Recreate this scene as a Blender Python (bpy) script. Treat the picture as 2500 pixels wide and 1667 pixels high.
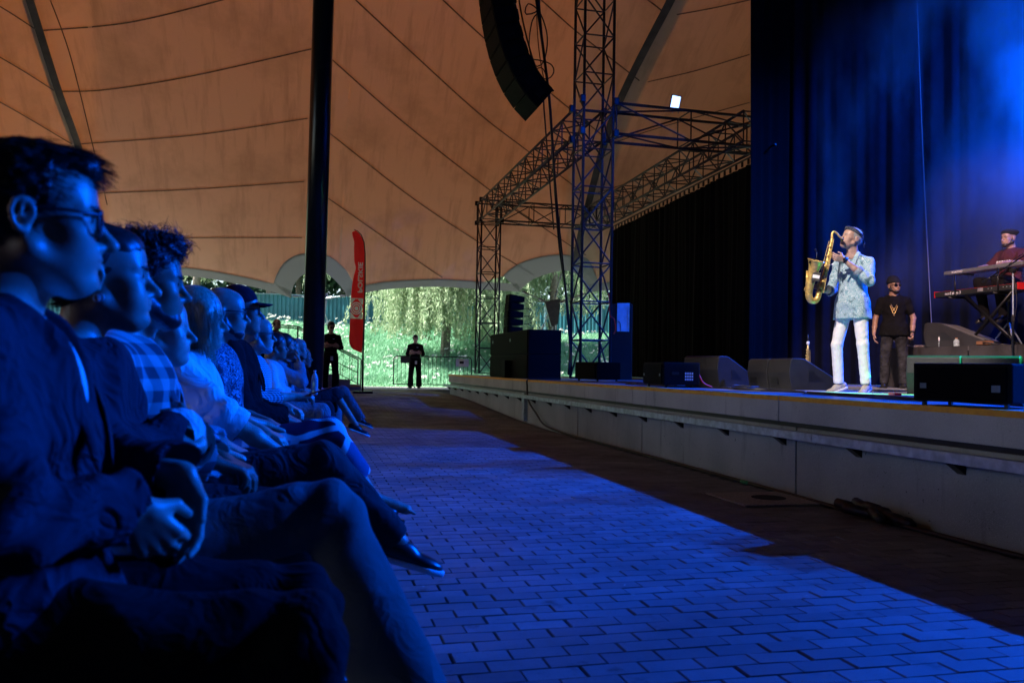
import bpy, bmesh, math, random, time
import numpy as np
from mathutils import Vector, Matrix, Euler
T0 = time.time()
for o in list(bpy.data.objects): bpy.data.objects.remove(o)
SC = bpy.context.scene
COL = SC.collection
rng = np.random.default_rng(7)
R = math.radians

# ------------------------------------------------------------------ camera
CAM_POS = Vector((0, 0, .97))
YAW, PITCH, ROLL, LENS = R(13.8), math.atan(66 / 2060), .017, 36 * 2060 / 2500
cf = Vector((math.sin(YAW) * math.cos(PITCH), math.cos(YAW) * math.cos(PITCH), math.sin(PITCH)))
r0 = Vector((math.cos(YAW), -math.sin(YAW), 0)); u0 = r0.cross(cf)
cr = r0 * math.cos(ROLL) + u0 * math.sin(ROLL); cu = u0 * math.cos(ROLL) - r0 * math.sin(ROLL)
cam_data = bpy.data.cameras.new('camera'); cam = bpy.data.objects.new('camera', cam_data); COL.objects.link(cam)
cam.matrix_world = Matrix(((cr.x, cu.x, -cf.x, CAM_POS.x), (cr.y, cu.y, -cf.y, CAM_POS.y), (cr.z, cu.z, -cf.z, CAM_POS.z), (0, 0, 0, 1)))
cam_data.lens = LENS; cam_data.sensor_width = 36; cam_data.clip_start = .05; cam_data.clip_end = 900
cam_data.dof.use_dof = True; cam_data.dof.focus_distance = 8.5; cam_data.dof.aperture_fstop = 4.2
SC.camera = cam

# ------------------------------------------------------------------ sky, sun, exposure
SUN_EL, SUN_AZ = R(50), R(262)          # azimuth measured from +Y towards +X
w = bpy.data.worlds.new('World'); SC.world = w; w.use_nodes = True
nt = w.node_tree; nt.nodes.clear()
sky = nt.nodes.new('ShaderNodeTexSky'); sky.sky_type = 'NISHITA'; sky.sun_disc = False
sky.sun_elevation = SUN_EL; sky.sun_rotation = SUN_AZ
bg = nt.nodes.new('ShaderNodeBackground'); bg.inputs['Strength'].default_value = .09
wo = nt.nodes.new('ShaderNodeOutputWorld')
nt.links.new(sky.outputs[0], bg.inputs[0]); nt.links.new(bg.outputs[0], wo.inputs[0])
sd = bpy.data.lights.new('sun', 'SUN'); sd.energy = 5.0; sd.angle = R(.53); sd.color = (1, .95, .86)
so = bpy.data.objects.new('sun', sd); COL.objects.link(so)
sdir = Vector((math.sin(SUN_AZ) * math.cos(SUN_EL), math.cos(SUN_AZ) * math.cos(SUN_EL), math.sin(SUN_EL)))
so.rotation_euler = sdir.to_track_quat('Z', 'Y').to_euler(); so.location = (0, 0, 60)
SC.view_settings.view_transform = 'Standard'; SC.view_settings.look = 'None'
SC.view_settings.exposure = 1.75; SC.view_settings.gamma = 1; SC.view_settings.use_curve_mapping = False
SC.render.engine = 'CYCLES'
SC.cycles.use_denoising = True
try: SC.cycles.denoiser = 'OPENIMAGEDENOISE'
except Exception: pass
SC.cycles.max_bounces = 6; SC.cycles.diffuse_bounces = 3; SC.cycles.glossy_bounces = 3; SC.cycles.transmission_bounces = 4
SC.cycles.volume_bounces = 0; SC.cycles.transparent_max_bounces = 8
SC.cycles.sample_clamp_indirect = 4; SC.cycles.caustics_reflective = False; SC.cycles.caustics_refractive = False
SC.cycles.volume_step_rate = 1.5; SC.cycles.volume_max_steps = 96

# stage lamps: bare spots out of view, no fixtures modelled
def spot(name, loc, aim, color, watts, deg, blend=.25, radius=.06):
    d = bpy.data.lights.new(name, 'SPOT'); d.energy = watts; d.color = color; d.spot_size = R(deg); d.spot_blend = blend; d.shadow_soft_size = radius
    o = bpy.data.objects.new(name, d); COL.objects.link(o); o.location = loc
    o.rotation_euler = (Vector(loc) - Vector(aim)).to_track_quat('Z', 'Y').to_euler()
    return o
BLUE = (.0, .090, 1.0)
for i_, (ly, ax, ay, wt) in enumerate([(5.0, -.5, 2.2, 2300), (6.5, -.4, 4.2, 2400), (7.6, .2, 6.8, 2700), (9.0, .8, 9.6, 3000)]):
    spot('blue_stage_spot', (12.0, ly, 5.9), (ax, ay, .3), BLUE, wt, 35, .16, .05)
spot('added_front_row_spot', (12.0, 3.0, 5.6), (-.35, 1.6, 1.30), BLUE, 3400, 9.5, .7, .05)  # this lamp and the next are added to brighten the front-row faces
spot('added_front_row_spot', (12.0, 4.2, 5.6), (-.35, 3.4, 1.20), BLUE, 2600, 9.5, .7, .05)
spot('blue_wash_spot', (13.2, 4.6, 10.8), (10.5, 11.6, 5.0), (.0, .10, 1.0), 14000, 40, 1.0, .2)
spot('white_key_spot', (0.6, 4.4, 7.2), (5.9, 8.4, 1.6), (1, .85, .78), 1250, 24, .5, .05)
spot('warm_side_spot', (3.4, 3.6, 6.6), (9.0, 10.6, 2.0), (1, .62, .52), 1700, 24, .5, .05)
spot('green_rim_spot', (8.7, 5.2, 3.2), (6.4, 7.1, 1.16), (.05, 1, .35), 2500, 12, .4, .04)
spot('blue_tower_spot', (6.9, 8.0, 6.8), (5.5, 15.5, 5.2), BLUE, 420, 20, .4, .05)


# ------------------------------------------------------------------ helpers: tags, meshes, materials
def tag(o, label=None, cat=None, group=None, kind=None):
    if label: o['label'] = label
    if cat: o['category'] = cat
    if group: o['group'] = group
    if kind: o['kind'] = kind
    return o
def empty(name, loc=(0, 0, 0), rz=0, label=None, cat=None, group=None):
    o = bpy.data.objects.new(name, None); COL.objects.link(o); o.location = loc; o.rotation_euler = (0, 0, rz); o.empty_display_size = .1
    return tag(o, label, cat, group)
def mesh_obj(name, v, f, mat=None, parent=None, smooth=False, loc=None):
    me = bpy.data.meshes.new(name)
    if isinstance(f, np.ndarray):
        v = np.asarray(v, np.float32); n = f.shape[1]
        me.vertices.add(len(v)); me.vertices.foreach_set('co', v.ravel())
        me.loops.add(f.size); me.loops.foreach_set('vertex_index', f.astype(np.int32).ravel())
        me.polygons.add(len(f)); me.polygons.foreach_set('loop_start', np.arange(0, f.size, n, dtype=np.int32))
        try: me.polygons.foreach_set('loop_total', np.full(len(f), n, np.int32))
        except Exception: pass
        me.update(calc_edges=True); me.validate()
    else:
        me.from_pydata([tuple(p) for p in v], [], f); me.update()
    me.polygons.foreach_set('use_smooth', np.full(len(me.polygons), bool(smooth)))
    o = bpy.data.objects.new(name, me); COL.objects.link(o)
    if mat: me.materials.append(mat)
    if parent: o.parent = parent
    if loc is not None: o.location = loc
    return o
class MB:
    """collects simple shapes into one mesh"""
    def __init__(s): s.v = []; s.f = []
    def add(s, v, f):
        n = len(s.v); s.v += [tuple(p) for p in v]; s.f += [tuple(i + n for i in q) for q in f]; return s
    def box(s, c, size, M=None, bev=0):
        c = Vector(c); h = Vector(size) / 2
        if bev:
            bm = bmesh.new(); bmesh.ops.create_cube(bm, size=1)
            bmesh.ops.scale(bm, vec=size, verts=bm.verts)
            bmesh.ops.bevel(bm, geom=bm.edges[:], offset=bev, segments=2, affect='EDGES', profile=.6)
            vs = [v.co.copy() for v in bm.verts]; bm.verts.index_update(); fs = [[v.index for v in f.verts] for f in bm.faces]; bm.free()
        else:
            vs = [Vector((x * h.x, y * h.y, z * h.z)) for x in (-1, 1) for y in (-1, 1) for z in (-1, 1)]
            fs = [(0, 1, 3, 2), (4, 6, 7, 5), (0, 4, 5, 1), (2, 3, 7, 6), (0, 2, 6, 4), (1, 5, 7, 3)]
        vs = [(M @ p if M else p) + c for p in vs]
        return s.add(vs, fs)
    def tube(s, pts, r, n=8, cap=True, r2=None):
        pts = [Vector(p) for p in pts]; m = len(pts)
        rs = r if isinstance(r, (list, tuple)) else [r if r2 is None else r + (r2 - r) * i / (m - 1) for i in range(m)]
        up = None; rings = []
        for i, p in enumerate(pts):
            t = (pts[min(i + 1, m - 1)] - pts[max(i - 1, 0)])
            if t.length < 1e-9: t = Vector((0, 0, 1))
            t.normalize()
            if up is None: up = t.orthogonal().normalized()
            else:
                up = up - t * up.dot(t)
                up = up.normalized() if up.length > 1e-6 else t.orthogonal().normalized()
            b = t.cross(up)
            rings.append([p + (up * math.cos(a) + b * math.sin(a)) * rs[i] for a in [2 * math.pi * k / n for k in range(n)]])
        v = [q for ring in rings for q in ring]; f = []
        for i in range(m - 1):
            for k in range(n): f.append((i * n + k, i * n + (k + 1) % n, (i + 1) * n + (k + 1) % n, (i + 1) * n + k))
        if cap: f += [tuple(reversed(range(n))), tuple(range((m - 1) * n, m * n))]
        return s.add(v, f)
    def bar(s, a, b, r, n=6): return s.tube([a, b], r, n)
    def lathe(s, prof, n=16, M=None, c=(0, 0, 0)):
        c = Vector(c); v = []; f = []; m = len(prof)
        for (r, z) in prof:
            for k in range(n):
                a = 2 * math.pi * k / n; p = Vector((r * math.cos(a), r * math.sin(a), z)); v.append((M @ p if M else p) + c)
        for i in range(m - 1):
            for k in range(n): f.append((i * n + k, i * n + (k + 1) % n, (i + 1) * n + (k + 1) % n, (i + 1) * n + k))
        f += [tuple(reversed(range(n))), tuple(range((m - 1) * n, m * n))]
        return s.add(v, f)
    def prism(s, poly, z0, z1, M=None):
        """poly in xz extruded along y from z0 to z1"""
        n = len(poly); v = [Vector((x, z0, z)) for x, z in poly] + [Vector((x, z1, z)) for x, z in poly]
        if M: v = [M @ p for p in v]
        f = [tuple(range(n)), tuple(reversed(range(n, 2 * n)))] + [(i, i + n, (i + 1) % n + n, (i + 1) % n) for i in range(n)]
        return s.add(v, f)
    def build(s, name, mat=None, parent=None, smooth=False, loc=None): return mesh_obj(name, s.v, s.f, mat, parent, smooth, loc)
def dup(o, parent=None, loc=None, mat=None):
    c = o.copy(); COL.objects.link(c); c.parent = parent
    if loc is not None: c.location = loc
    return c
def copy_tree(o, parent=None, kids=None):
    c = o.copy(); COL.objects.link(c); c.parent = parent
    for ch in list(o.children): copy_tree(ch, c)
    return c
def txt(name, body, size, mat, parent, M, depth=.001, align='LEFT', bold=0, stretch=1):
    cu_ = bpy.data.curves.new(name, 'FONT'); cu_.body = body; cu_.size = size; cu_.extrude = depth; cu_.offset = bold; cu_.align_x = align; cu_.resolution_u = 3
    ob = bpy.data.objects.new(name, cu_); COL.objects.link(ob)
    bpy.context.view_layer.update()
    me = bpy.data.meshes.new_from_object(ob.evaluated_get(bpy.context.evaluated_depsgraph_get()))
    bpy.data.objects.remove(ob); me.name = name
    me.transform(M @ Matrix.Diagonal((stretch, 1, 1, 1)))
    me.materials.clear(); me.materials.append(mat)
    o = bpy.data.objects.new(name, me); COL.objects.link(o); o.parent = parent
    return o

MATS = {}
def mat(name, col, rough=.6, metal=0, var=.15, scale=8, bump=0, bscale=40, spec=.5, col2=None, aniso=None, emit=None, sheen=0, crease=0):
    if name in MATS: return MATS[name]
    m = bpy.data.materials.new(name); m.use_nodes = True; n = m.node_tree.nodes; l = m.node_tree.links
    b = n['Principled BSDF']; b.inputs['Roughness'].default_value = rough; b.inputs['Metallic'].default_value = metal
    b.inputs['Specular IOR Level'].default_value = spec
    if sheen: b.inputs['Sheen Weight'].default_value = sheen
    tc = n.new('ShaderNodeTexCoord'); mp = n.new('ShaderNodeMapping'); l.new(tc.outputs['Object'], mp.inputs[0])
    if aniso: mp.inputs['Scale'].default_value = aniso
    nz = n.new('ShaderNodeTexNoise'); nz.inputs['Scale'].default_value = scale; nz.inputs['Detail'].default_value = 5; l.new(mp.outputs[0], nz.inputs['Vector'])
    cr_ = n.new('ShaderNodeValToRGB'); l.new(nz.outputs['Fac'], cr_.inputs[0])
    c2 = col2 or tuple(min(1, c * (1 + var)) for c in col); c1 = tuple(c * (1 - var) for c in col) if not col2 else col
    cr_.color_ramp.elements[0].position = .35; cr_.color_ramp.elements[1].position = .68
    cr_.color_ramp.elements[0].color = (*c1, 1); cr_.color_ramp.elements[1].color = (*c2, 1)
    l.new(cr_.outputs[0], b.inputs['Base Color'])
    if bump:
        bz = n.new('ShaderNodeTexNoise'); bz.inputs['Scale'].default_value = bscale; bz.inputs['Detail'].default_value = 4; l.new(mp.outputs[0], bz.inputs['Vector'])
        bp = n.new('ShaderNodeBump'); bp.inputs['Strength'].default_value = bump; bp.inputs['Distance'].default_value = .01; l.new(bz.outputs['Fac'], bp.inputs['Height']); l.new(bp.outputs[0], b.inputs['Normal'])
        if crease:
            cz = n.new('ShaderNodeTexNoise'); cz.inputs['Scale'].default_value = 7; cz.inputs['Detail'].default_value = 2.5; cz.inputs['Distortion'].default_value = 1.6; l.new(tc.outputs['Object'], cz.inputs['Vector'])
            ab = n.new('ShaderNodeMath'); ab.operation = 'PINGPONG'; ab.inputs[1].default_value = .16; l.new(cz.outputs['Fac'], ab.inputs[0])
            b2 = n.new('ShaderNodeBump'); b2.inputs['Strength'].default_value = crease; b2.inputs['Distance'].default_value = .06; l.new(ab.outputs[0], b2.inputs['Height']); l.new(bp.outputs[0], b2.inputs['Normal']); l.new(b2.outputs[0], b.inputs['Normal'])
    if emit:
        b.inputs['Emission Color'].default_value = (*emit[0], 1); b.inputs['Emission Strength'].default_value = emit[1]
    MATS[name] = m; return m
def P2(x, y, d):
    """point of the place seen at photograph pixel (x, y), d metres deep: used once, to survey positions"""
    return CAM_POS + (cf + cr * ((x - 1250) / 2060) + cu * ((833.5 - y) / 2060)) * d
# ------------------------------------------------------------------ smooth solid modelling (signed distance field -> one continuous mesh)
class Field:
    def __init__(s, lo, hi, h):
        s.lo = np.array(lo, float); s.h = h; s.n = np.ceil((np.array(hi, float) - s.lo) / h).astype(int) + 1
        s.F = np.full(s.n, 1.0, np.float32)
        s.ax = [(s.lo[i] + h * np.arange(s.n[i])).astype(np.float32) for i in range(3)]
    def sub(s, lo, hi):
        a = np.clip(np.floor((np.array(lo) - s.lo) / s.h).astype(int), 0, s.n - 1); b = np.clip(np.ceil((np.array(hi) - s.lo) / s.h).astype(int) + 1, 1, s.n)
        if np.any(b <= a): return None
        sl = tuple(slice(a[i], b[i]) for i in range(3))
        return sl, s.ax[0][sl[0]][:, None, None], s.ax[1][sl[1]][None, :, None], s.ax[2][sl[2]][None, None, :]
    def comb(s, sl, d, k, op):
        A = s.F[sl]
        if op == 'u':
            if k > 0:
                hh = np.maximum(k - np.abs(A - d), 0) / k; s.F[sl] = np.minimum(A, d) - hh * hh * k * .25
            else: s.F[sl] = np.minimum(A, d)
        else:
            d = -d
            if k > 0:
                hh = np.maximum(k - np.abs(A - d), 0) / k; s.F[sl] = np.maximum(A, d) + hh * hh * k * .25
            else: s.F[sl] = np.maximum(A, d)
    def cone(s, a, b, ra, rb, k=.02, op='u', off=0):
        a = np.array(a, float); b = np.array(b, float); ra += off; rb += off; m = k + 3 * s.h
        q = s.sub(np.minimum(a - ra, b - rb) - m, np.maximum(a + ra, b + rb) + m)
        if q is None: return s
        sl, x, y, z = q; ba = b - a; L2 = ba @ ba + 1e-12
        t = np.clip(((x - a[0]) * ba[0] + (y - a[1]) * ba[1] + (z - a[2]) * ba[2]) / L2, 0, 1)
        d = np.sqrt((x - a[0] - t * ba[0]) ** 2 + (y - a[1] - t * ba[1]) ** 2 + (z - a[2] - t * ba[2]) ** 2) - (ra + (rb - ra) * t)
        s.comb(sl, d.astype(np.float32), k, op); return s
    def ell(s, c, r, M=None, k=.02, op='u', off=0):
        c = np.array(c, float); r = np.array(r, float) + off; R3 = np.array(M) if M is not None else np.eye(3)
        e = np.abs(R3) @ r + k + 3 * s.h; q = s.sub(c - e, c + e)
        if q is None: return s
        sl, x, y, z = q; x = x - c[0]; y = y - c[1]; z = z - c[2]
        lx = R3[0, 0] * x + R3[1, 0] * y + R3[2, 0] * z; ly = R3[0, 1] * x + R3[1, 1] * y + R3[2, 1] * z; lz = R3[0, 2] * x + R3[1, 2] * y + R3[2, 2] * z
        k0 = np.sqrt((lx / r[0]) ** 2 + (ly / r[1]) ** 2 + (lz / r[2]) ** 2); k1 = np.sqrt((lx / r[0] ** 2) ** 2 + (ly / r[1] ** 2) ** 2 + (lz / r[2] ** 2) ** 2) + 1e-9
        s.comb(sl, (k0 * (k0 - 1) / k1).astype(np.float32), k, op); return s
    def plane(s, p, n, k=0):
        """keep only the side the normal points away from"""
        n = np.array(n, float); n /= np.linalg.norm(n); q = s.sub(s.lo, s.lo + s.h * s.n); sl, x, y, z = q
        d = (x - p[0]) * n[0] + (y - p[1]) * n[1] + (z - p[2]) * n[2]
        s.comb(sl, (-d).astype(np.float32), k, 's'); return s
    def warp(s, fn):
        """add fn(x, y, z) to the field near the surface"""
        idx = np.nonzero(np.abs(s.F) < .06)
        x, y, z = s.ax[0][idx[0]], s.ax[1][idx[1]], s.ax[2][idx[2]]
        s.F[idx] += fn(x, y, z).astype(np.float32); return s
    def mesh(s):
        F = s.F; neg = F < 0; n = s.n
        c = np.zeros(n - 1, np.int8)
        for i in (0, 1):
            for j in (0, 1):
                for k in (0, 1): c += neg[i:n[0] - 1 + i, j:n[1] - 1 + j, k:n[2] - 1 + k]
        act = (c > 0) & (c < 8); I = np.argwhere(act)
        if len(I) == 0: return np.zeros((0, 3)), np.zeros((0, 4), int)
        vid = np.full(n - 1, -1, np.int32); vid[act] = np.arange(len(I))
        acc = np.zeros((len(I), 3)); cnt = np.zeros(len(I))
        for ax in range(3):
            o1, o2 = [q for q in range(3) if q != ax]
            for u in (0, 1):
                for v in (0, 1):
                    A = I.copy(); A[:, o1] += u; A[:, o2] += v; B = A.copy(); B[:, ax] += 1
                    fa = F[A[:, 0], A[:, 1], A[:, 2]]; fb = F[B[:, 0], B[:, 1], B[:, 2]]
                    m = (fa < 0) != (fb < 0); t = np.where(m, fa / np.where(m, fa - fb, 1), 0)
                    p = A[m].astype(float); p[:, ax] += t[m]; acc[m] += p; cnt[m] += 1
        V = acc / cnt[:, None] * s.h + s.lo; Q = []
        for ax in range(3):
            o1, o2 = [(1, 2), (2, 0), (0, 1)][ax]
            sa = [slice(0, n[i] - (1 if i == ax else 0)) for i in range(3)]; sb = [slice(1, n[i]) if i == ax else slice(0, n[i]) for i in range(3)]
            ch = neg[tuple(sa)] != neg[tuple(sb)]; E = np.argwhere(ch)
            E = E[(E[:, o1] > 0) & (E[:, o2] > 0) & (E[:, o1] < n[o1] - 1) & (E[:, o2] < n[o2] - 1)]
            if len(E) == 0: continue
            inside = neg[E[:, 0], E[:, 1], E[:, 2]]; qs = []
            for (u, v) in ((1, 1), (0, 1), (0, 0), (1, 0)):
                G = E.copy(); G[:, o1] -= u; G[:, o2] -= v; qs.append(vid[G[:, 0], G[:, 1], G[:, 2]])
            q = np.stack(qs, 1); q[~inside] = q[~inside][:, ::-1]; Q.append(q)
        Q = np.concatenate(Q); return V, Q[np.all(Q >= 0, 1)]
def wav(x, y, z, f, ph=0):
    return (np.sin(x * f + 1.7 * np.sin(y * f * .63 + ph) + ph) * np.sin(y * f * .9 + 1.3 * np.sin(z * f * .7 + ph * 2) + 2.1) + np.sin(z * f * 1.1 + 1.9 * np.sin(x * f * .55 - ph) + ph * 1.3) * .6) * .6
def folds(amp, f=34, ph=0): return lambda x, y, z: amp * (1.6 * (np.abs(wav(x, y, z, f * .8, ph)) - .35) + .5 * wav(x, y, z, f * 1.9, ph + 2))
def build_field(fl, name, m, parent, smooth=True):
    v, q = fl.mesh(); return mesh_obj(name, v, q, m, parent, smooth)
# ------------------------------------------------------------------ people
def rot3(yaw=0, pitch=0, roll=0):
    """pitch lifts the nose (x towards z)"""
    cy, sy, cp, sp, c, s = math.cos(yaw), math.sin(yaw), math.cos(pitch), math.sin(pitch), math.cos(roll), math.sin(roll)
    return np.array([[cy, -sy, 0], [sy, cy, 0], [0, 0, 1]]) @ np.array([[cp, 0, -sp], [0, 1, 0], [sp, 0, cp]]) @ np.array([[1, 0, 0], [0, c, -s], [0, s, c]])
class Xf:
    def __init__(s, M, o, k=1.0): s.M = M; s.o = np.array(o, float); s.k = k
    def p(s, *a): return s.o + s.k * (s.M @ np.array(a, float))
def A(*p): return np.array(p, float)
def unit(v): v = np.array(v, float); return v / (np.linalg.norm(v) + 1e-12)
def head_skin(f, T, o):
    k = T.k; e = lambda c, r, kk=.02, M=None, op='u': f.ell(T.p(*c), np.array(r) * k, T.M if M is None else T.M @ M, kk * k, op)
    c = lambda a, b, ra, rb, kk=.012, op='u': f.cone(T.p(*a), T.p(*b), ra * k, rb * k, kk * k, op)
    fem = o.get('fem', 0); jw = o.get('jaw', 1.0) * (.93 if fem else 1); fat = o.get('fat', 0)
    e((-.012, 0, .034), (.098, .077 + fat * .3, .084), .02)
    e((.045, 0, .036), (.047, .060, .055), .03)
    e((.040, 0, -.035), (.050, .054 + fat, .062), .03)
    for s in (-1, 1):
        c((-.002, s * .055 * jw, -.060), (.070, s * .014, -.104), .022 + fat, .018, .025)
        e((.060, s * .043, -.026), (.024, .021, .020), .025)
        c((.087, s * .012, .015), (.070, s * .046, .017), .0095 if fem else .012, .008, .016)
        f.cone(T.p(.098, s * .031, -.002), T.p(.094, s * .034, -.002), .014 * k, .014 * k, .014 * k, 's')
        e((.0745, s * .032, -.002), (.0125, .0145, .0120), .003)
        c((.081, s * .020, .0075), (.079, s * .043, .0055), .004, .0035, .004)
        c((.080, s * .021, -.0095), (.077, s * .043, -.0095), .0035, .003, .005)
        e((.060, s * .030, -.060), (.028, .022, .03), .03)
        # ear
        ea = rot3(s * .28, -.15)
        e((-.012, s * .077, -.010), (.018, .007, .027), .008, ea)
        ring = [(a_ * .86, b_ * .86) for a_, b_ in [(.004, .012), (-.002, .024), (-.014, .027), (-.026, .020), (-.031, .004), (-.028, -.012), (-.020, -.026), (-.012, -.034)]]
        for (x0, z0), (x1, z1) in zip(ring, ring[1:]):
            c((-.006 + x0 * .95, s * (.083 + (-x0) * .28), -.010 + z0), (-.006 + x1 * .95, s * (.083 + (-x1) * .28), -.010 + z1), .0042, .0042, .004)
        e((-.010, s * .080, -.036), (.008, .006, .009), .006)
        f.cone(T.p(-.006, s * .0915, -.012), T.p(-.010, s * .094, -.002), .0075 * k, .006 * k, .006 * k, 's'); c((-.019, s * .087, -.016), (-.014, s * .0875, .012), .0030, .0030, .004)
    ns = o.get('nose', 1.0)
    c((.086, 0, .012), (.096 + .005 * ns, 0, -.012), .009, .009, .012)
    c((.096 + .005 * ns, 0, -.012), (.106 + .016 * ns, 0, -.036), .0085, .0102, .006)
    e((.104 + .012 * ns, 0, -.039), (.014, .0115, .0098), .006)
    for s in (-1, 1): e((.099, s * .012, -.044), (.012, .0075, .008), .007)
    e((.080, 0, -.066), (.024, .034, .030), .018)
    e((.1000, 0, -.0635), (.0105, .023, .0062), .004)
    e((.0985, 0, -.0765), (.0105, .019, .0070), .004)
    f.cone(T.p(.112, -.026, -.0700), T.p(.112, .026, -.0700), .0050 * k, .0050 * k, .003 * k, 's')
    f.cone(T.p(.110, -.02, -.0890), T.p(.110, .02, -.0890), .0075 * k, .0075 * k, .010 * k, 's')
    e((.089, 0, -.104), (.017, .021, .0155), .014)
    c((.01, 0, -.085), (.06, 0, -.104), .036 + fat, .024, .03)
    if o.get('cheeks'):
        for s in (-1, 1): e((.062, s * .038, -.055), (.026, .022, .026), .02)
def hand(f, wr, d, n, side, curl=(.5, .6, .4), s=1.0, spread=.05, thumb=None, off=0):
    wr = np.array(wr, float); d = unit(d); n = np.array(n, float); n = unit(n - d * (n @ d)); w = np.cross(n, d) * side
    tips = []
    for i, (la, L, K) in enumerate(zip((.031, .0105, -.0105, -.030), (.073, .082, .077, .060), (.084, .087, .083, .075))):
        kn = wr + s * (d * K + w * la)
        f.cone(wr + s * w * la * .55, kn, .0165 * s, .0118 * s, .010 * s, off=off)
        a = 0; p = kn; dd = unit(d + w * la / .031 * spread)
        for (fr, cu_, r1, r2) in ((.46, curl[0], .0098, .0088), (.30, curl[1], .0088, .0080), (.24, curl[2], .0080, .0070)):
            a += cu_ * (1 + .08 * i); q = p + s * L * fr * (dd * math.cos(a) + n * math.sin(a))
            f.cone(p, q, r1 * s, r2 * s, .003 * s, off=off); p = q
        tips.append(p)
    b = wr + s * (d * .022 + w * .022)
    t1, t2 = thumb or ((.60, .72, .30), (.92, .12, .36))
    m = b + s * .045 * unit(d * t1[0] + w * t1[1] + n * t1[2]); e = m + s * .034 * unit(d * t2[0] + w * t2[1] + n * t2[2])
    f.cone(b, m, .0165 * s, .0115 * s, .010 * s); f.cone(m, e, .0108 * s, .0085 * s, .003 * s)
    return tips
def strands(v, nrm, N, L, r, flow, jit, seed, curl=0, seg=4):
    """tapered three-sided hair strands rooted at points v with normals nrm"""
    g = np.random.default_rng(seed); i = g.integers(0, len(v), N); p = v[i] + g.normal(0, .001, (N, 3)); n = nrm[i]
    d = np.array([flow(a, b) for a, b in zip(p, n)]) + g.normal(0, jit, (N, 3)); d /= np.linalg.norm(d, axis=1)[:, None]
    LL = L * g.uniform(.6, 1.25, N)[:, None]; pts = [p]
    if curl: ax = g.normal(0, 1, (N, 3)); ax /= np.linalg.norm(ax, axis=1)[:, None]
    for k in range(seg):
        if curl:
            c = np.cross(ax, d); d = d * math.cos(curl) + c * math.sin(curl) + ax * .02; d /= np.linalg.norm(d, axis=1)[:, None]
        else: d = d + np.array([0, 0, -.10]); d /= np.linalg.norm(d, axis=1)[:, None]
        pts.append(pts[-1] + d * LL / seg)
    V = []; t = np.cross(d, A(.3, .5, .8)); t /= np.linalg.norm(t, axis=1)[:, None] + 1e-9; u = np.cross(d, t)
    for k, q in enumerate(pts):
        rr = r * (1 - .75 * k / seg)
        for a in (0, 2.094, 4.189): V.append(q + rr * (t * math.cos(a) + u * math.sin(a)))
    V = np.stack(V, 1).reshape(-1, 3); m = 3 * (seg + 1); F = []
    for k in range(seg):
        for j in range(3): F.append([k * 3 + j, k * 3 + (j + 1) % 3, k * 3 + 3 + (j + 1) % 3, k * 3 + 3 + j])
    F = (np.array(F)[None] + (np.arange(N) * m)[:, None, None]).reshape(-1, 4)
    return V, F
def normals(v, q):
    n = np.cross(v[q[:, 2]] - v[q[:, 0]], v[q[:, 3]] - v[q[:, 1]]); out = np.zeros_like(v)
    for k in range(4): np.add.at(out, q[:, k], n)
    return out / (np.linalg.norm(out, axis=1)[:, None] + 1e-12)
SKULL = dict(c=(-.012, 0, .034), r=(.098, .077, .084))
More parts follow.
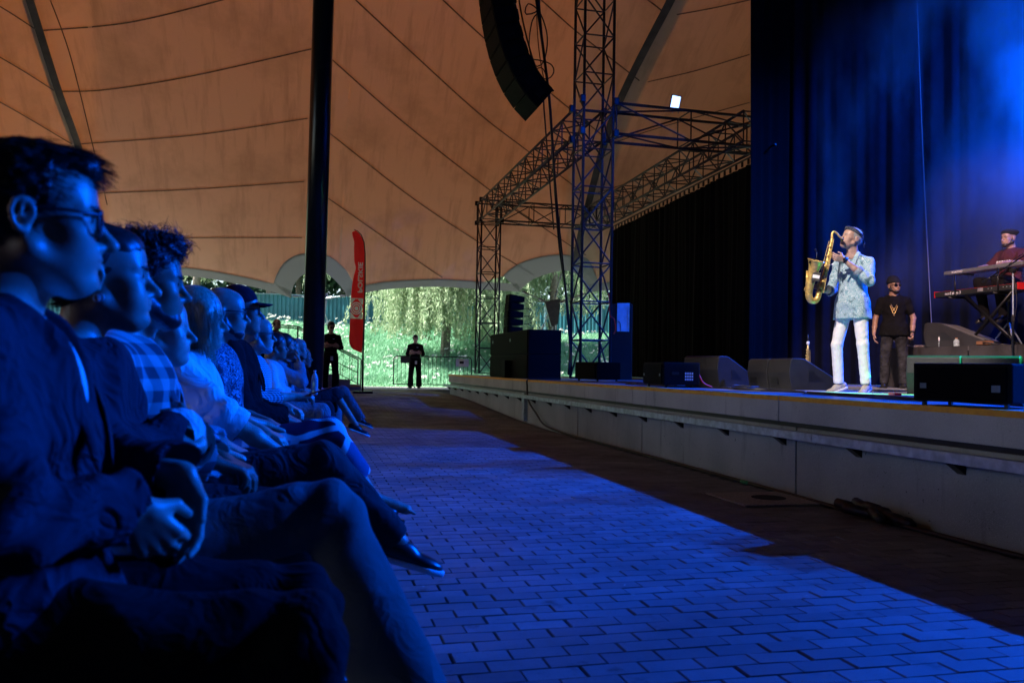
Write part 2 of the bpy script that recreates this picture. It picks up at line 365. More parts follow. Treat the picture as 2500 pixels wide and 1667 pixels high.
def hair_mesh(T, o, h, m, root, lo, hi):
    st = o['hair']; k = T.k
    if st in ('none',): return
    hx_ = .013 if h > .009 else 0
    f = Field(lo, hi, h); e = lambda c, r, kk=.015, op='u': f.ell(T.p(*c), (np.array(r) + (hx_ if op == 'u' else 0)) * k, T.M, kk * k, op)
    fl = None
    if st == 'quiff':
        e((-.022, 0, .036), (.100, .081, .088)); e((.018, 0, .088), (.078, .060, .034), .02); e((.066, 0, .088), (.034, .048, .022), .02); e((-.05, 0, .0), (.060, .076, .07), .02)
        e((.100, 0, -.045), (.104, .125, .112), .008, 's'); e((.045, 0, -.10), (.10, .2, .085), .008, 's')
        fl = lambda p, n: unit(T.M @ A(.9, 0, -.12) + n * .26); P = (1800, .026, .0010, .15, 0)
    elif st == 'short':
        e((-.018, 0, .038), (.102, .081, .090)); e((-.05, 0, .0), (.062, .076, .07), .02)
        e((.105, 0, -.040), (.112, .125, .112), .008, 's'); e((.045, 0, -.10), (.10, .2, .085), .008, 's')
        fl = lambda p, n: unit(T.M @ A(.4, 0, -.1) + n * .8); P = (500, .018, .0012, .3, 0)
    elif st == 'curly':
        e((-.016, 0, .052), (.104, .088, .092)); e((.050, 0, .102), (.056, .066, .042), .02); e((-.05, 0, .0), (.062, .080, .07), .02)
        e((.108, 0, -.035), (.112, .125, .112), .008, 's'); e((.045, 0, -.10), (.10, .2, .085), .008, 's')
        fl = lambda p, n: unit(n + T.M @ A(.3, 0, .1)); P = (2000, .045, .0016, .6, .75)
    elif st == 'bun':
        e((-.020, 0, .038), (.102, .080, .088)); e((.036, 0, .062), (.057, .066, .046), .02); e((-.125, 0, .035), (.034, .036, .036), .02); e((-.06, 0, -.01), (.058, .074, .07), .02)
        e((.112, 0, -.048), (.110, .125, .112), .008, 's'); e((.045, 0, -.105), (.09, .2, .085), .008, 's')
        fl = lambda p, n: unit(T.M @ A(-1, 0, .05) + n * .12); P = (900, .06, .0010, .08, 0)
    elif st == 'bob':
        e((-.016, 0, .040), (.108, .088, .092)); e((-.045, 0, -.035), (.080, .092, .10), .03)
        for s in (-1, 1): f.cone(T.p(.030, s * .074, .02), T.p(.045, s * .070, -.095), .030 * k, .022 * k, .03 * k)
        e((.125, 0, -.045), (.100, .070, .125), .01, 's')
        fl = lambda p, n: unit(T.M @ A(.28, 0, -1) + n * .05); P = (1500, .10, .0013, .05, 0)
    elif st == 'bald':
        e((-.03, 0, .005), (.084, .081, .070)); e((.10, 0, .0), (.108, .2, .2), .008, 's'); e((-.01, 0, .12), (.15, .072, .085), .01, 's'); e((.045, 0, -.10), (.10, .2, .085), .008, 's')
    elif st == 'long':
        e((-.018, 0, .040), (.106, .086, .092)); e((-.06, 0, -.06), (.062, .085, .13), .03)
        e((.115, 0, -.040), (.112, .105, .122), .01, 's')
    amp = {'curly': .007, 'quiff': .003, 'bun': .0012, 'bob': .0012}.get(st, .002)
    if st in ('bob', 'bun'):
        f.warp(lambda x, y, z: amp * np.sin(220 * y + 3 * np.sin(40 * z)) * 1.0)
    else: f.warp(lambda x, y, z: amp * wav(x, y, z, 150 if st == 'curly' else 170, 1) + amp * .6 * wav(x, y, z, 330, 4))
    v, q = f.mesh()
    ho = mesh_obj('hair', v, q, m, root, True)
    if o.get('near') and fl and len(v):
        nr = normals(v, q); N, L, r, j, cu_ = P
        V, F = strands(v, nr, int(N * o.get('dens', 1)), L * k, r * k, fl, j, 5, cu_)
        me2 = mesh_obj('hair_strands', V, F, m, root, True)
    return ho
def glasses(T, m, root, shape='square', lens=None, dark=False):
    b = MB(); k = T.k; pr = lambda *a: Vector(T.p(*a))
    for s in (-1, 1):
        c0 = s * .034; hw, hh = .025, .019; pts = []
        for i in range(17):
            a = 2 * math.pi * i / 16; ca, sa = math.cos(a), math.sin(a); g = .45
            pts.append(pr(.104 - .010 * ((ca * hw * s + abs(c0)) / .06) ** 2, c0 + hw * math.copysign(abs(ca) ** g, ca), -.006 + hh * math.copysign(abs(sa) ** g, sa)))
        b.tube(pts, .0032 * k, 6, False)
        b.tube([pr(.098, s * .060, .004), pr(.055, s * .075, .004), pr(.0, s * .082, .003), pr(-.018, s * .083, -.012)], .0030 * k, 6)
    b.tube([pr(.106, -.010, .002), pr(.108, 0, .005), pr(.106, .010, .002)], .002 * k, 6)
    g = b.build('glasses', m, root, True)
    if lens:
        l = MB()
        for s in (-1, 1):
            pts = []
            for i in range(16):
                a = 2 * math.pi * i / 16; ca, sa = math.cos(a), math.sin(a)
                pts.append(T.p(.103 - .010 * ((ca * .025 * s + .034) / .06) ** 2, s * .034 + .024 * math.copysign(abs(ca) ** .45, ca), -.006 + .018 * math.copysign(abs(sa) ** .45, sa)))
            n = len(l.v); l.add(pts, [tuple(range(16))])
        l.build('lens', lens, g)
    return g
def shoe(name, T, m, sole_m, root, h, kind='shoe', lo_sole=None):
    f = Field(T.o - .34, T.o + .34, h); k = T.k
    def e(c, r, kk=.02): f.ell(T.p(*c), np.array(r) * k, T.M, kk * k)
    if kind in ('shoe', 'boot'):
        e((-.035, 0, .045), (.048, .038, .042)); e((.06, 0, .030), (.085, .040, .028), .03); e((.13, 0, .026), (.060, .044, .024), .03); e((.02, 0, .055), (.055, .036, .034), .03)
        if kind == 'boot': f.cone(T.p(-.025, 0, .06), T.p(-.025, 0, .13), .045 * k, .046 * k, .02 * k)
    else:   # slide sandal
        e((.10, 0, .042), (.052, .050, .026))
    f.plane(T.p(0, 0, .012), T.M @ A(0, 0, -1), .004)
    s = build_field(f, name, m, root)
    g = Field(T.o - .34, T.o + .34, h)
    for (x0, r0_), (x1, r1_) in zip([(-.04, .041), (.05, .040), (.13, .048)], [(.05, .040), (.13, .048), (.165, .036)]): g.cone(T.p(x0, 0, .012), T.p(x1, 0, .012), r0_ * k, r1_ * k, .02)
    n = T.M @ A(0, 0, 1); g.plane(T.p(0, 0, .022), n, .002); g.plane(T.p(0, 0, -.002), -n, .002)
    v, q = g.mesh()
    if len(v): mesh_obj('sole', v, q, sole_m, s, True)
    return s
def person(label, loc, ang, o, J, group=None, cat='person'):
    """one continuous body mesh; clothes, hair, shoes and glasses are its children"""
    root = None
    h = o.get('h', .008); sc = o.get('scale', 1.0)
    J = {k: np.array(v, float) for k, v in J.items()}
    T = Xf(rot3(*o.get('head_rot', (0, 0, 0))), J['head'], o.get('head_k', 1.0))
    allp = np.array(list(J.values())); lo, hi = allp.min(0) - .22, allp.max(0) + .24
    f = Field(lo, hi, o.get('hs', h)); head_skin(f, T, o)
    nb, ch, pv, be = J['neck'], J['chest'], J['pelvis'], J['belly']
    nk = .047 if o.get('fem') else .056
    f.cone(T.p(-.025, 0, -.045), nb + A(.0, 0, -.02), nk, nk + .008, .025)
    if not o.get('fem'): f.ell(T.p(.045, 0, -.125) * .6 + nb * .4, (.014, .012, .016), None, .02)
    f.ell(ch, (.10, .15, .16), None, .03); f.ell(be, (.10, .13, .15), None, .03); f.ell(pv, (.12, .15, .11), None, .03)
    bw = o.get('build', 1.0)
    for s in 'RL':
        sg = -1 if s == 'R' else 1
        f.cone(nb + A(0, sg * .03, -.02), J['sh' + s], .042, .048, .03)
        f.cone(J['sh' + s], J['el' + s], .046 * bw, .038 * bw, .015); f.cone(J['el' + s], J['wr' + s] * .55 + J['el' + s] * .45, .039 * bw, .035 * bw, .015); f.cone(J['wr' + s] * .55 + J['el' + s] * .45, J['wr' + s], .035 * bw, .025 * bw, .015)
        hd = o.get('hand' + s)
        if hd: hand(f, J['wr' + s], hd[0], hd[1], (1 if s == 'L' else -1) * hd[3] if len(hd) > 3 else (1 if s == 'L' else -1), hd[2] if len(hd) > 2 else (.5, .6, .4), o.get('hand_k', 1.0))
        f.cone(J['hip' + s], J['kn' + s], .07, .05, .02); f.cone(J['kn' + s], J['an' + s], .048, .034, .02)
        td = unit(J['to' + s] - J['an' + s])
        if o.get('barefoot'):
            f.cone(J['an' + s], J['to' + s], .034, .026, .02)
            for q in range(5): f.cone(J['to' + s] + A(0, (q - 2) * .015, 0), J['to' + s] + td * (.045 - .006 * abs(q - 1)) + A(0, (q - 2) * .016, -.004), .010, .008, .006)
    v, q = f.mesh(); root = mesh_obj('person', v, q, o['skin'], None, True)
    root.location = loc; root.rotation_euler = (0, 0, ang); root.scale = (sc, sc, sc); tag(root, label, cat, group)
    # hair, brows, eyes, beard
    hl, hh_ = T.o - .28, T.o + .26
    if o.get('hair'): hair_mesh(T, o, min(h, o.get('hh', h)), o['hair_m'], root, hl, hh_)
    if h <= .0085:
        for s in (-1, 1): MB().tube([Vector(T.p(.0975, s * .012, .014)), Vector(T.p(.0945, s * .028, .021)), Vector(T.p(.080, s * .049, .018))], [.0035, .0045, .002], 6).build('eyebrow', o['hair_m'] if not o.get('brow_m') else o['brow_m'], root, True)
        if not o.get('eyes_closed'):
            for s in (-1, 1):
                ee = MB(); MM = Matrix(T.M.tolist()); ee.lathe([(.0005, .0028), (.004, .0020), (.0058, 0), (.004, -.001)], 10, MM @ Matrix.Rotation(math.pi / 2, 3, 'Y'), T.p(.0862, s * .032, -.002))
                ee.build('iris', M_IRIS, root, True)
    if o.get('beard'):
        b = Field(T.o - .2, T.o + .2, h); k = T.k; t = o['beard']
        for s in (-1, 1):
            b.cone(T.p(.0, s * .060, -.030), T.p(.002, s * .057, -.06), .016, .020 + t, .02); b.cone(T.p(.002, s * .055, -.06), T.p(.070, s * .016, -.102), .022 + t, .022 + t, .02)
            b.cone(T.p(.098, s * .004, -.057), T.p(.090, s * .026, -.064), .0065, .005, .004); b.cone(T.p(.090, s * .026, -.064), T.p(.080, s * .026, -.09), .006, .010, .01)
        b.ell(T.p(.082, 0, -.102), (.018 + t, .026, .018 + t), T.M, .02)
        b.ell(T.p(.118, 0, -.0715), (.03, .020, .009), T.M, .004, 's')
        b.warp(lambda x, y, z: .0025 * wav(x, y, z, 190, 2)); v, q = b.mesh(); mesh_obj('beard', v, q, o.get('beard_m', o['hair_m']), root, True)
    # upper garment
    lo2, hi2 = lo, hi
    tp = o.get('top')
    if tp:
        g = Field(lo2, hi2, h); t = tp.get('t', .012); sl = tp.get('sleeve', 1.0)
        g.ell(ch, A(.118, .165, .17) + t, None, .05); g.ell(be, A(.115, .148, .16) + t + o.get('belly', 0), None, .06); g.ell(pv + A(0, 0, .02), A(.135, .165, .11) + t, None, .05)
        for s in 'RL':
            sg = -1 if s == 'R' else 1
            g.cone(nb + A(-.01, sg * .035, -.025), J['sh' + s], .044 + t * .6, .050 + t, .04)
            E_, W_, S_ = J['el' + s], J['wr' + s], J['sh' + s]
            if sl >= 1:
                g.cone(S_, E_, .051 + t, .045 + t, .03); m_ = E_ + (W_ - E_) * min(1, (sl - 1)) if sl < 2 else W_
                if sl > 1: g.cone(E_, m_, .047 + t, .040 + t * .8, .025)
            else: g.cone(S_, S_ + (E_ - S_) * sl, .052 + t, .052 + t, .03)
        if tp.get('hem'):
            hz = tp['hem']; g.cone(pv + A(0, .05, 0), pv + A(0, .07, hz), .128 + t, .130 + t, .05); g.cone(pv + A(0, -.05, 0), pv + A(0, -.07, hz), .128 + t, .130 + t, .05); g.plane(pv + A(0, 0, hz), (0, 0, -1), .004)
        if tp.get('collar', 0): g.cone(nb + A(-.015, 0, -.005), nb + A(-.012, 0, .030), .064, .062, .015)
        fo = tp.get('fold', .005); g.warp(folds(fo, tp.get('ff', 26), tp.get('ph', 0)))
        if sl >= 1:
            for s in 'RL':   # creases bunched at the elbow
                E_ = J['el' + s]; dv = unit(J['wr' + s] - J['sh' + s])
                g.warp(lambda x, y, z, E_=E_, dv=dv: fo * .9 * np.exp(-((x - E_[0]) ** 2 + (y - E_[1]) ** 2 + (z - E_[2]) ** 2) / .012) * np.sin(75 * ((x - E_[0]) * dv[0] + (y - E_[1]) * dv[1] + (z - E_[2]) * dv[2])))
        # neck opening
        nd = unit(T.o - nb); g.cone(nb + nd * .02 + A(.004, 0, 0), nb + nd * .2, .052 if not tp.get('open') else .056, .10, .006, 's')
        if tp.get('open'):
            op = tp['open']; g.cone(nb + A(.075, 0, .01), ch + A(.18, 0, -.02), .05 * op, .018 * op, .012, 's')
        if not (tp.get('hem')): g.plane(pv + A(0, 0, tp.get('bot', -.03)), (0, 0, -1), .004)
        if sl >= 1:
            for s in 'RL':
                if 1 < sl <= 2:
                    E_, W_ = J['el' + s], J['wr' + s]; d_ = unit(W_ - E_); m_ = E_ + (W_ - E_) * min(1, sl - 1)
                    g.cone(m_ + d_ * .035, m_ + d_ * .13, .040 + t, .075, .004, 's')
        v, q = g.mesh(); to = mesh_obj(tp.get('name', 'shirt'), v, q, tp['m'], root, True)
        for s in 'RL':
            if tp.get('cuff') and sl > 1:
                E_, W_ = J['el' + s], J['wr' + s]; m_ = E_ + (W_ - E_) * min(1, sl - 1); d_ = unit(W_ - E_)
                mb = MB(); mb.tube([Vector(m_ - d_ * .03), Vector(m_ - d_ * .005), Vector(m_ + d_ * .02)], [.046 + t, .049 + t, .046 + t], 14, False); mb.tube([Vector(m_ + d_ * .02), Vector(m_ - d_ * .02)], [.046 + t, .040 + t], 14, False); mb.build('cuff', tp.get('cuff'), to, True)
        if tp.get('lapel'):
            lp = MB(); a0 = nb + A(-.05, 0, .045)
            for sg in (-1, 1):
                pts = [nb + A(-.055, sg * .012, .045), nb + A(-.02, sg * .062, .030), nb + A(.045, sg * .062, -.010), ch + A(.115 + t, sg * .045, .02), ch + A(.130 + t, sg * .020, -.09)]
                w_ = [.020, .028, .036, .04, .012]; V = []; F = []
                for i, p in enumerate(pts):
                    V += [p + A(.008, 0, .010), p + A(.012, sg * w_[i], -.012), p + A(.0, sg * (w_[i] + .004), -.016)]
                for i in range(4):
                    for j in range(2): F.append((i * 3 + j, i * 3 + j + 1, i * 3 + 4 + j, i * 3 + 3 + j))
                lp.add(V, F)
            lo_ = lp.build('collar', tp.get('lapel'), to, True); md = lo_.modifiers.new('thick', 'SOLIDIFY'); md.thickness = .006; md2 = lo_.modifiers.new('soft', 'SUBSURF'); md2.levels = 2; md2.render_levels = 2
    un = o.get('under')
    if un:
        g = Field(lo, hi, h); g.ell(ch + A(.004, 0, 0), (.120, .160, .172), None, .04); g.ell(be, (.118, .148, .16), None, .04); g.cone(nb + A(-.01, 0, -.04), nb + A(-.005, 0, .012), .066, .060, .03)
        nd = unit(T.o - nb); g.cone(nb + nd * .005 + A(.012, 0, 0), nb + nd * .2, .052, .10, .006, 's'); v, q = g.mesh(); mesh_obj('undershirt', v, q, un, root, True)
    # trousers
    tr = o.get('legs')
    if tr:
        g = Field(lo, hi, h); t = tr.get('t', .008); ln = tr.get('len', 1.0)
        g.ell(pv, A(.135, .165, .115) + t, None, .04)
        for s in 'RL':
            H_, K_, N_ = J['hip' + s], J['kn' + s], J['an' + s]; m_ = K_ + (N_ - K_) * ln
            th = tr.get('th', 1.0)
            g.cone(H_, K_, .088 * th + t, .062 * th + t, .03)
            g.cone(K_, m_, .062 * th + t, tr.get('hem', .046) + t, .02)
        g.warp(folds(tr.get('fold', .004), tr.get('ff', 24), tr.get('ph', 1)))
        for s in 'RL':
            K_ = J['kn' + s]; dv = unit(J['an' + s] - J['hip' + s])
            g.warp(lambda x, y, z, K_=K_, dv=dv: tr.get('fold', .004) * np.exp(-((x - K_[0]) ** 2 + (y - K_[1]) ** 2 + (z - K_[2]) ** 2) / .010) * np.sin(70 * ((x - K_[0]) * dv[0] + (y - K_[1]) * dv[1] + (z - K_[2]) * dv[2])))
        if o.get('standing'): g.plane(pv + A(0, 0, .10), (0, 0, 1), .004)
        for s in 'RL':
            K_, N_ = J['kn' + s], J['an' + s]; m_ = K_ + (N_ - K_) * ln; d_ = unit(N_ - K_); hr = tr.get('hem', .046) + t
            g.cone(m_ + d_ * (hr * .55 + .022), m_ + d_ * (hr + .14), hr * 1.0, hr + .05, .003, 's')
        v, q = g.mesh(); mesh_obj(tr.get('name', 'trousers'), v, q, tr['m'], root, True)
    # shoes
    if o.get('shoe'):
        for s in 'RL':
            a, b = J['an' + s], J['to' + s]; x = unit(b - a); up = o.get('up' + s, A(0, 0, 1)); y = unit(np.cross(up, x)); z = np.cross(x, y)
            TT = Xf(np.stack([x, y, z], 1), a - z * .075 + x * .03 * 0, 1.0)
            shoe(o.get('shoe_name', 'shoe'), TT, o['shoe'], o.get('sole', o['shoe']), root, max(h * .8, .005), o.get('shoe_kind', 'shoe'))
    o['_T'] = T; o['_root'] = root
    return root
def to_world(root, p): return root.matrix_basis @ Vector(p)
def seated(cross=None, dx=0, lean=0, head=(.015, 0, .0), arms=None, knee_z=.52):
    J = dict(pelvis=(0, 0, .535), belly=(-.02 + lean * .4, 0, .70), chest=(-.035 + lean, 0, .885), neck=(-.05 + lean * 1.4, 0, 1.055),
             head=(-.015 + lean * 1.6 + head[0], head[1], 1.21 + head[2]), hipR=(.0, -.09, .53), hipL=(.0, .09, .53),
             knR=(.44, -.12, knee_z), knL=(.44, .12, knee_z), anR=(.47, -.12, .10), anL=(.45, .12, .10), toR=(.62, -.13, .055), toL=(.60, .13, .055),
             shR=(-.05 + lean * 1.2, -.172, .970), shL=(-.05 + lean * 1.2, .172, .970), elR=(.0, -.25, .73), elL=(.0, .25, .73), wrR=(.22, -.10, .68), wrL=(.22, .10, .68))
    if cross == 'R': J.update(knR=(.51, .01, .64), anR=(.74, .10, .30), toR=(.915, .12, .235), knL=(.46, .10, .50))
    if cross == 'L': J.update(knL=(.50, -.01, .66), anL=(.66, -.12, .285), toL=(.80, -.14, .22), knR=(.46, -.10, .50))
    if arms: J.update(arms)
    return J
def standing(H=1.78, arms=None, stance=.12):
    k = H / 1.78
    J = dict(pelvis=(0, 0, .95), belly=(.0, 0, 1.10), chest=(-.005, 0, 1.30), neck=(-.02, 0, 1.485), head=(.015, 0, 1.65), hipR=(0, -.09, .92), hipL=(0, .09, .92),
             knR=(.03, -stance, .50), knL=(.03, stance, .50), anR=(0, -stance - .01, .085), anL=(0, stance + .01, .085), toR=(.145, -stance - .05, .03), toL=(.145, stance + .05, .03),
             shR=(-.015, -.182, 1.395), shL=(-.015, .182, 1.395), elR=(-.03, -.27, 1.13), elL=(-.03, .27, 1.13), wrR=(.04, -.27, .88), wrL=(.04, .27, .88))
    if arms: J.update(arms)
    return {a: tuple(np.array(b) * k) for a, b in J.items()}
# ------------------------------------------------------------------ materials of the place
def cmix(n, l, a, b, fac):
    mx = n.new('ShaderNodeMix'); mx.data_type = 'RGBA'; l.new(fac, mx.inputs[0])
    for i, c in ((6, a), (7, b)):
        if isinstance(c, tuple): mx.inputs[i].default_value = (*c, 1)
        else: l.new(c, mx.inputs[i])
    return mx.outputs[2]
def noise(n, l, scale, detail=5, src=None, rough=.55):
    nz = n.new('ShaderNodeTexNoise'); nz.inputs['Scale'].default_value = scale; nz.inputs['Detail'].default_value = detail; nz.inputs['Roughness'].default_value = rough
    if src: l.new(src, nz.inputs['Vector'])
    return nz.outputs['Fac']
def ramp(n, l, src, a, b, ca=(0, 0, 0), cb=(1, 1, 1)):
    r = n.new('ShaderNodeValToRGB'); l.new(src, r.inputs[0]); r.color_ramp.elements[0].position = a; r.color_ramp.elements[1].position = b
    r.color_ramp.elements[0].color = (*ca, 1); r.color_ramp.elements[1].color = (*cb, 1); return r.outputs[0]
def concrete(name, col, dark):
    m = bpy.data.materials.new(name); m.use_nodes = True; n = m.node_tree.nodes; l = m.node_tree.links; b = n['Principled BSDF']; b.inputs['Roughness'].default_value = .85
    tc = n.new('ShaderNodeTexCoord').outputs['Object']
    mp = n.new('ShaderNodeMapping'); l.new(tc, mp.inputs[0]); mp.inputs['Scale'].default_value = (6, 6, .8)
    c = cmix(n, l, col, dark, ramp(n, l, noise(n, l, 1.3, 8, tc), .38, .72))
    c = cmix(n, l, c, tuple(x * .55 for x in dark), ramp(n, l, noise(n, l, 1.2, 6, mp.outputs[0]), .58, .80))        # runs of dirt
    c = cmix(n, l, c, tuple(x * .25 for x in dark), ramp(n, l, noise(n, l, 38, 2, tc), .70, .76))               # pits
    c = cmix(n, l, c, tuple(min(1, x * 1.35) for x in col), ramp(n, l, noise(n, l, 160, 2, tc), .55, .8))
    l.new(c, b.inputs['Base Color'])
    bp = n.new('ShaderNodeBump'); bp.inputs['Strength'].default_value = .35; bp.inputs['Distance'].default_value = .01; l.new(noise(n, l, 60, 6, tc), bp.inputs['Height']); l.new(bp.outputs[0], b.inputs['Normal'])
    return m
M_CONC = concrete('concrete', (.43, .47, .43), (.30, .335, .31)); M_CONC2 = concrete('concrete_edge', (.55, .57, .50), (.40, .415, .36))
def paver_mat():
    m = bpy.data.materials.new('paver'); m.use_nodes = True; n = m.node_tree.nodes; l = m.node_tree.links; b = n['Principled BSDF']; b.inputs['Roughness'].default_value = .62
    oi = n.new('ShaderNodeObjectInfo'); ge = n.new('ShaderNodeNewGeometry'); tc = n.new('ShaderNodeTexCoord').outputs['Object']
    wp = ge.outputs['Position']
    mx = n.new('ShaderNodeMath'); mx.operation = 'ADD'; l.new(ge.outputs['Random Per Island'], mx.inputs[0]); l.new(oi.outputs['Random'], mx.inputs[1])
    fr = n.new('ShaderNodeMath'); fr.operation = 'FRACT'; l.new(mx.outputs[0], fr.inputs[0])
    c = cmix(n, l, (.185, .172, .16), (.31, .285, .26), fr.outputs[0])
    c = cmix(n, l, c, (.13, .118, .105), ramp(n, l, noise(n, l, .8, 7, wp, .65), .42, .70))
    c = cmix(n, l, c, (.09, .08, .07), ramp(n, l, noise(n, l, 5.5, 4, wp), .62, .72))
    c = cmix(n, l, c, (.10, .09, .08), ramp(n, l, noise(n, l, 90, 3, wp), .60, .8))
    l.new(c, b.inputs['Base Color'])
    l.new(ramp(n, l, noise(n, l, 1.6, 4, wp), .3, .7, (.5, .5, .5), (.75, .75, .75)), b.inputs['Roughness'])
    bp = n.new('ShaderNodeBump'); bp.inputs['Strength'].default_value = .3; bp.inputs['Distance'].default_value = .004; l.new(noise(n, l, 140, 4, wp), bp.inputs['Height']); l.new(bp.outputs[0], b.inputs['Normal'])
    return m
M_PAV = paver_mat()
M_JOINT = mat('joint_sand', (.045, .04, .035), .95, scale=60)
M_YEL = mat('yellow_paint', (.95, .50, .03), .55, scale=14, col2=(.80, .36, .025))
M_GALV = mat('galvanised_steel', (.46, .54, .57), .45, .55, var=.25, scale=14, bump=.1)
M_BLACK = mat('black_paint', (.006, .0065, .007), .45, bump=.08, bscale=90)
M_BLKM = mat('black_metal', (.018, .02, .022), .38, .6)
M_TRUSS = mat('truss_steel', (.035, .038, .045), .48, .3, var=.3, scale=20)
M_CABLE = mat('black_cable', (.012, .012, .013), .5)
M_RED = mat('red_plastic', (.65, .03, .02), .4)
M_GRILLE = mat('speaker_grille', (.0022, .0025, .0028), .7, bump=.5, bscale=260, spec=.08)
M_CAB = mat('speaker_cabinet', (.006, .0065, .007), .65, spec=.08, bump=.35, bscale=180)
M_WHITE = mat('white_print', (.8, .8, .8), .6)
M_DRAPE = mat('black_velvet', (.0035, .0035, .004), .98, spec=.1)
M_DECK = mat('stage_deck', (.30, .30, .31), .38, var=.25, scale=3, bump=.15, bscale=120)

# ------------------------------------------------------------------ ground: a ramped bed of sand, pavers on it, path, meadow bank
def gz(y):
    t = min(1, max(0, (y - 12.5) / 10)); t = t * t * (3 - 2 * t); z = .26 * t
    return z
def meadow_z(x, y):
    t = min(1, max(0, (y - 29.6) / 11)); t = t * t * (3 - 2 * t); return .27 + 2.25 * t + .10 * math.sin(x * .7 + y * .4) * t + .12 * math.sin(x * .21 + 1) * t
xs = [-300, -60, -24, -12, -6, -3, 0, 2, 3.87, 6, 9, 12, 16, 24, 60, 300]; ys = [-300, -60, -12, -2] + list(np.arange(0, 29.6, .8)) + list(np.arange(29.6, 44, .6)) + [50, 70, 120, 300, 600]
V = []; F = []
for y in ys:
    for x in xs: V.append((x, y, (gz(y) if y < 29 else meadow_z(x, y)) - .036))
nx = len(xs)
for j in range(len(ys) - 1):
    for i in range(nx - 1): F.append((j * nx + i, j * nx + i + 1, (j + 1) * nx + i + 1, (j + 1) * nx + i))
ground = mesh_obj('ground', V, F, M_JOINT); tag(ground, kind='structure')
# pavers 200 x 100 mm, courses across the walk, half-bond
def paver_mesh():
    mb = MB(); L, W, b = .0981, .0495, .0032
    top = [(-L + b, -W + b), (L - b, -W + b), (L - b, W - b), (-L + b, W - b)]; low = [(-L, -W), (L, -W), (L, W), (-L, W)]
    v = [(x, y, 0) for x, y in top] + [(x, y, -.006) for x, y in low] + [(x, y, -.05) for x, y in low]
    f = [(0, 1, 2, 3)] + [(4 + i, 4 + (i + 1) % 4, (i + 1) % 4, i) for i in range(4)] + [(8 + i, 8 + (i + 1) % 4, 4 + (i + 1) % 4, 4 + i) for i in range(4)]
    return v, f
pv, pf = paver_mesh(); spots = []
for j in range(int((26.4 - 1.0) / .1008)):
    y = 1.0 + j * .1008
    for i in range(-11, 20):
        x = i * .2005 + (.10 if j % 2 else 0)
        if -2.1 < x < 3.80: spots.append((x + rng.normal(0, .0016) + .0012 * math.sin(j * .7), y + rng.normal(0, .0006), gz(y) + rng.normal(0, .0009), rng.normal(0, .006), rng.normal(0, .008), rng.normal(0, .007)))
def seen(s):
    q = Vector(s[:3]) - CAM_POS; d = q.dot(cf); x, yy = q.dot(cr) / d, q.dot(cu) / d
    ok = abs(x) < .615 and abs(yy) < .412 and (1250 + 2060 * x) > 850 + max(0, (833.5 - 2060 * yy - 1050)) * .32
    return (0 if ok else 1, d)
spots.sort(key=seen)
pm = None
for s in spots[:300]:
    if pm is None: o = mesh_obj('paver', pv, pf, M_PAV, ground); pm = o
    else: o = dup(pm, ground)
    o.location = s[:3]; o.rotation_euler = s[3:]
S = np.array(spots[300:]); PV = np.array(pv); n = len(S)
V = PV[None] * np.ones((n, 1, 1)); V = V + 0
V[:, :, 2] += S[:, 3:4] * V[:, :, 1] - S[:, 4:5] * V[:, :, 0]; cz, sz = np.cos(S[:, 5:6]), np.sin(S[:, 5:6])
V = np.stack([V[:, :, 0] * cz - V[:, :, 1] * sz, V[:, :, 0] * sz + V[:, :, 1] * cz, V[:, :, 2]], 2) + S[:, None, :3]
PF = np.array(pf); F = (PF[None] + (np.arange(n) * len(pv))[:, None, None]).reshape(-1, 4)
o = mesh_obj('paver_field', V.reshape(-1, 3), F, M_PAV, ground); o['kind'] = 'stuff'
# the rest of the floor under the tent, one step lower in detail, and the bright path outside
M_ASPH = mat('asphalt', (.045, .042, .04), .9, var=.3, scale=30)
def sheet(name, x0, x1, y0, y1, m, dz=0, nx_=2, step=.8):
    yy = np.arange(y0, y1 + .01, step); V = []; F = []
    for y in yy: V += [(x0, y, gz(y) + dz), (x1, y, gz(y) + dz)]
    for i in range(len(yy) - 1): F.append((i * 2, i * 2 + 1, i * 2 + 3, i * 2 + 2))
    return tag(mesh_obj(name, V, F, m), kind='structure')
sheet('auditorium_floor', -26, -2.2, -14, 26.4, M_ASPH, -.006)
sheet('auditorium_floor', -2.2, 26, -14, .95, M_ASPH, -.006)
M_PATH = mat('path_gravel', (.62, .60, .56), .9, var=.12, scale=40)
sheet('path', -40, 40, 26.4, 29.6, M_PATH, .004)
# drain cover in the paving beside the stage wall
dc = empty('drain_cover', (3.42, 5.84, .004), 0, 'square concrete drain cover with a flat dark disc for its round hole, set in paving by the stage wall', 'drain cover')
M_DRAIN = mat('drain_concrete', (.42, .36, .30), .85, var=.25, scale=60, bump=.3)
mb = MB(); mb.box((0, 0, .006), (.62, .62, .012), bev=.003); mb.build('slab', M_DRAIN, dc)
MB().lathe([(.13, 0), (.13, .0018), (.0, .0018)], 28, c=(.06, 0, .0125)).build('hole', mat('hole_shade_black', (.004, .004, .004), .9), dc)  # near-black disc laid on the slab, the hole's shade put into its colour

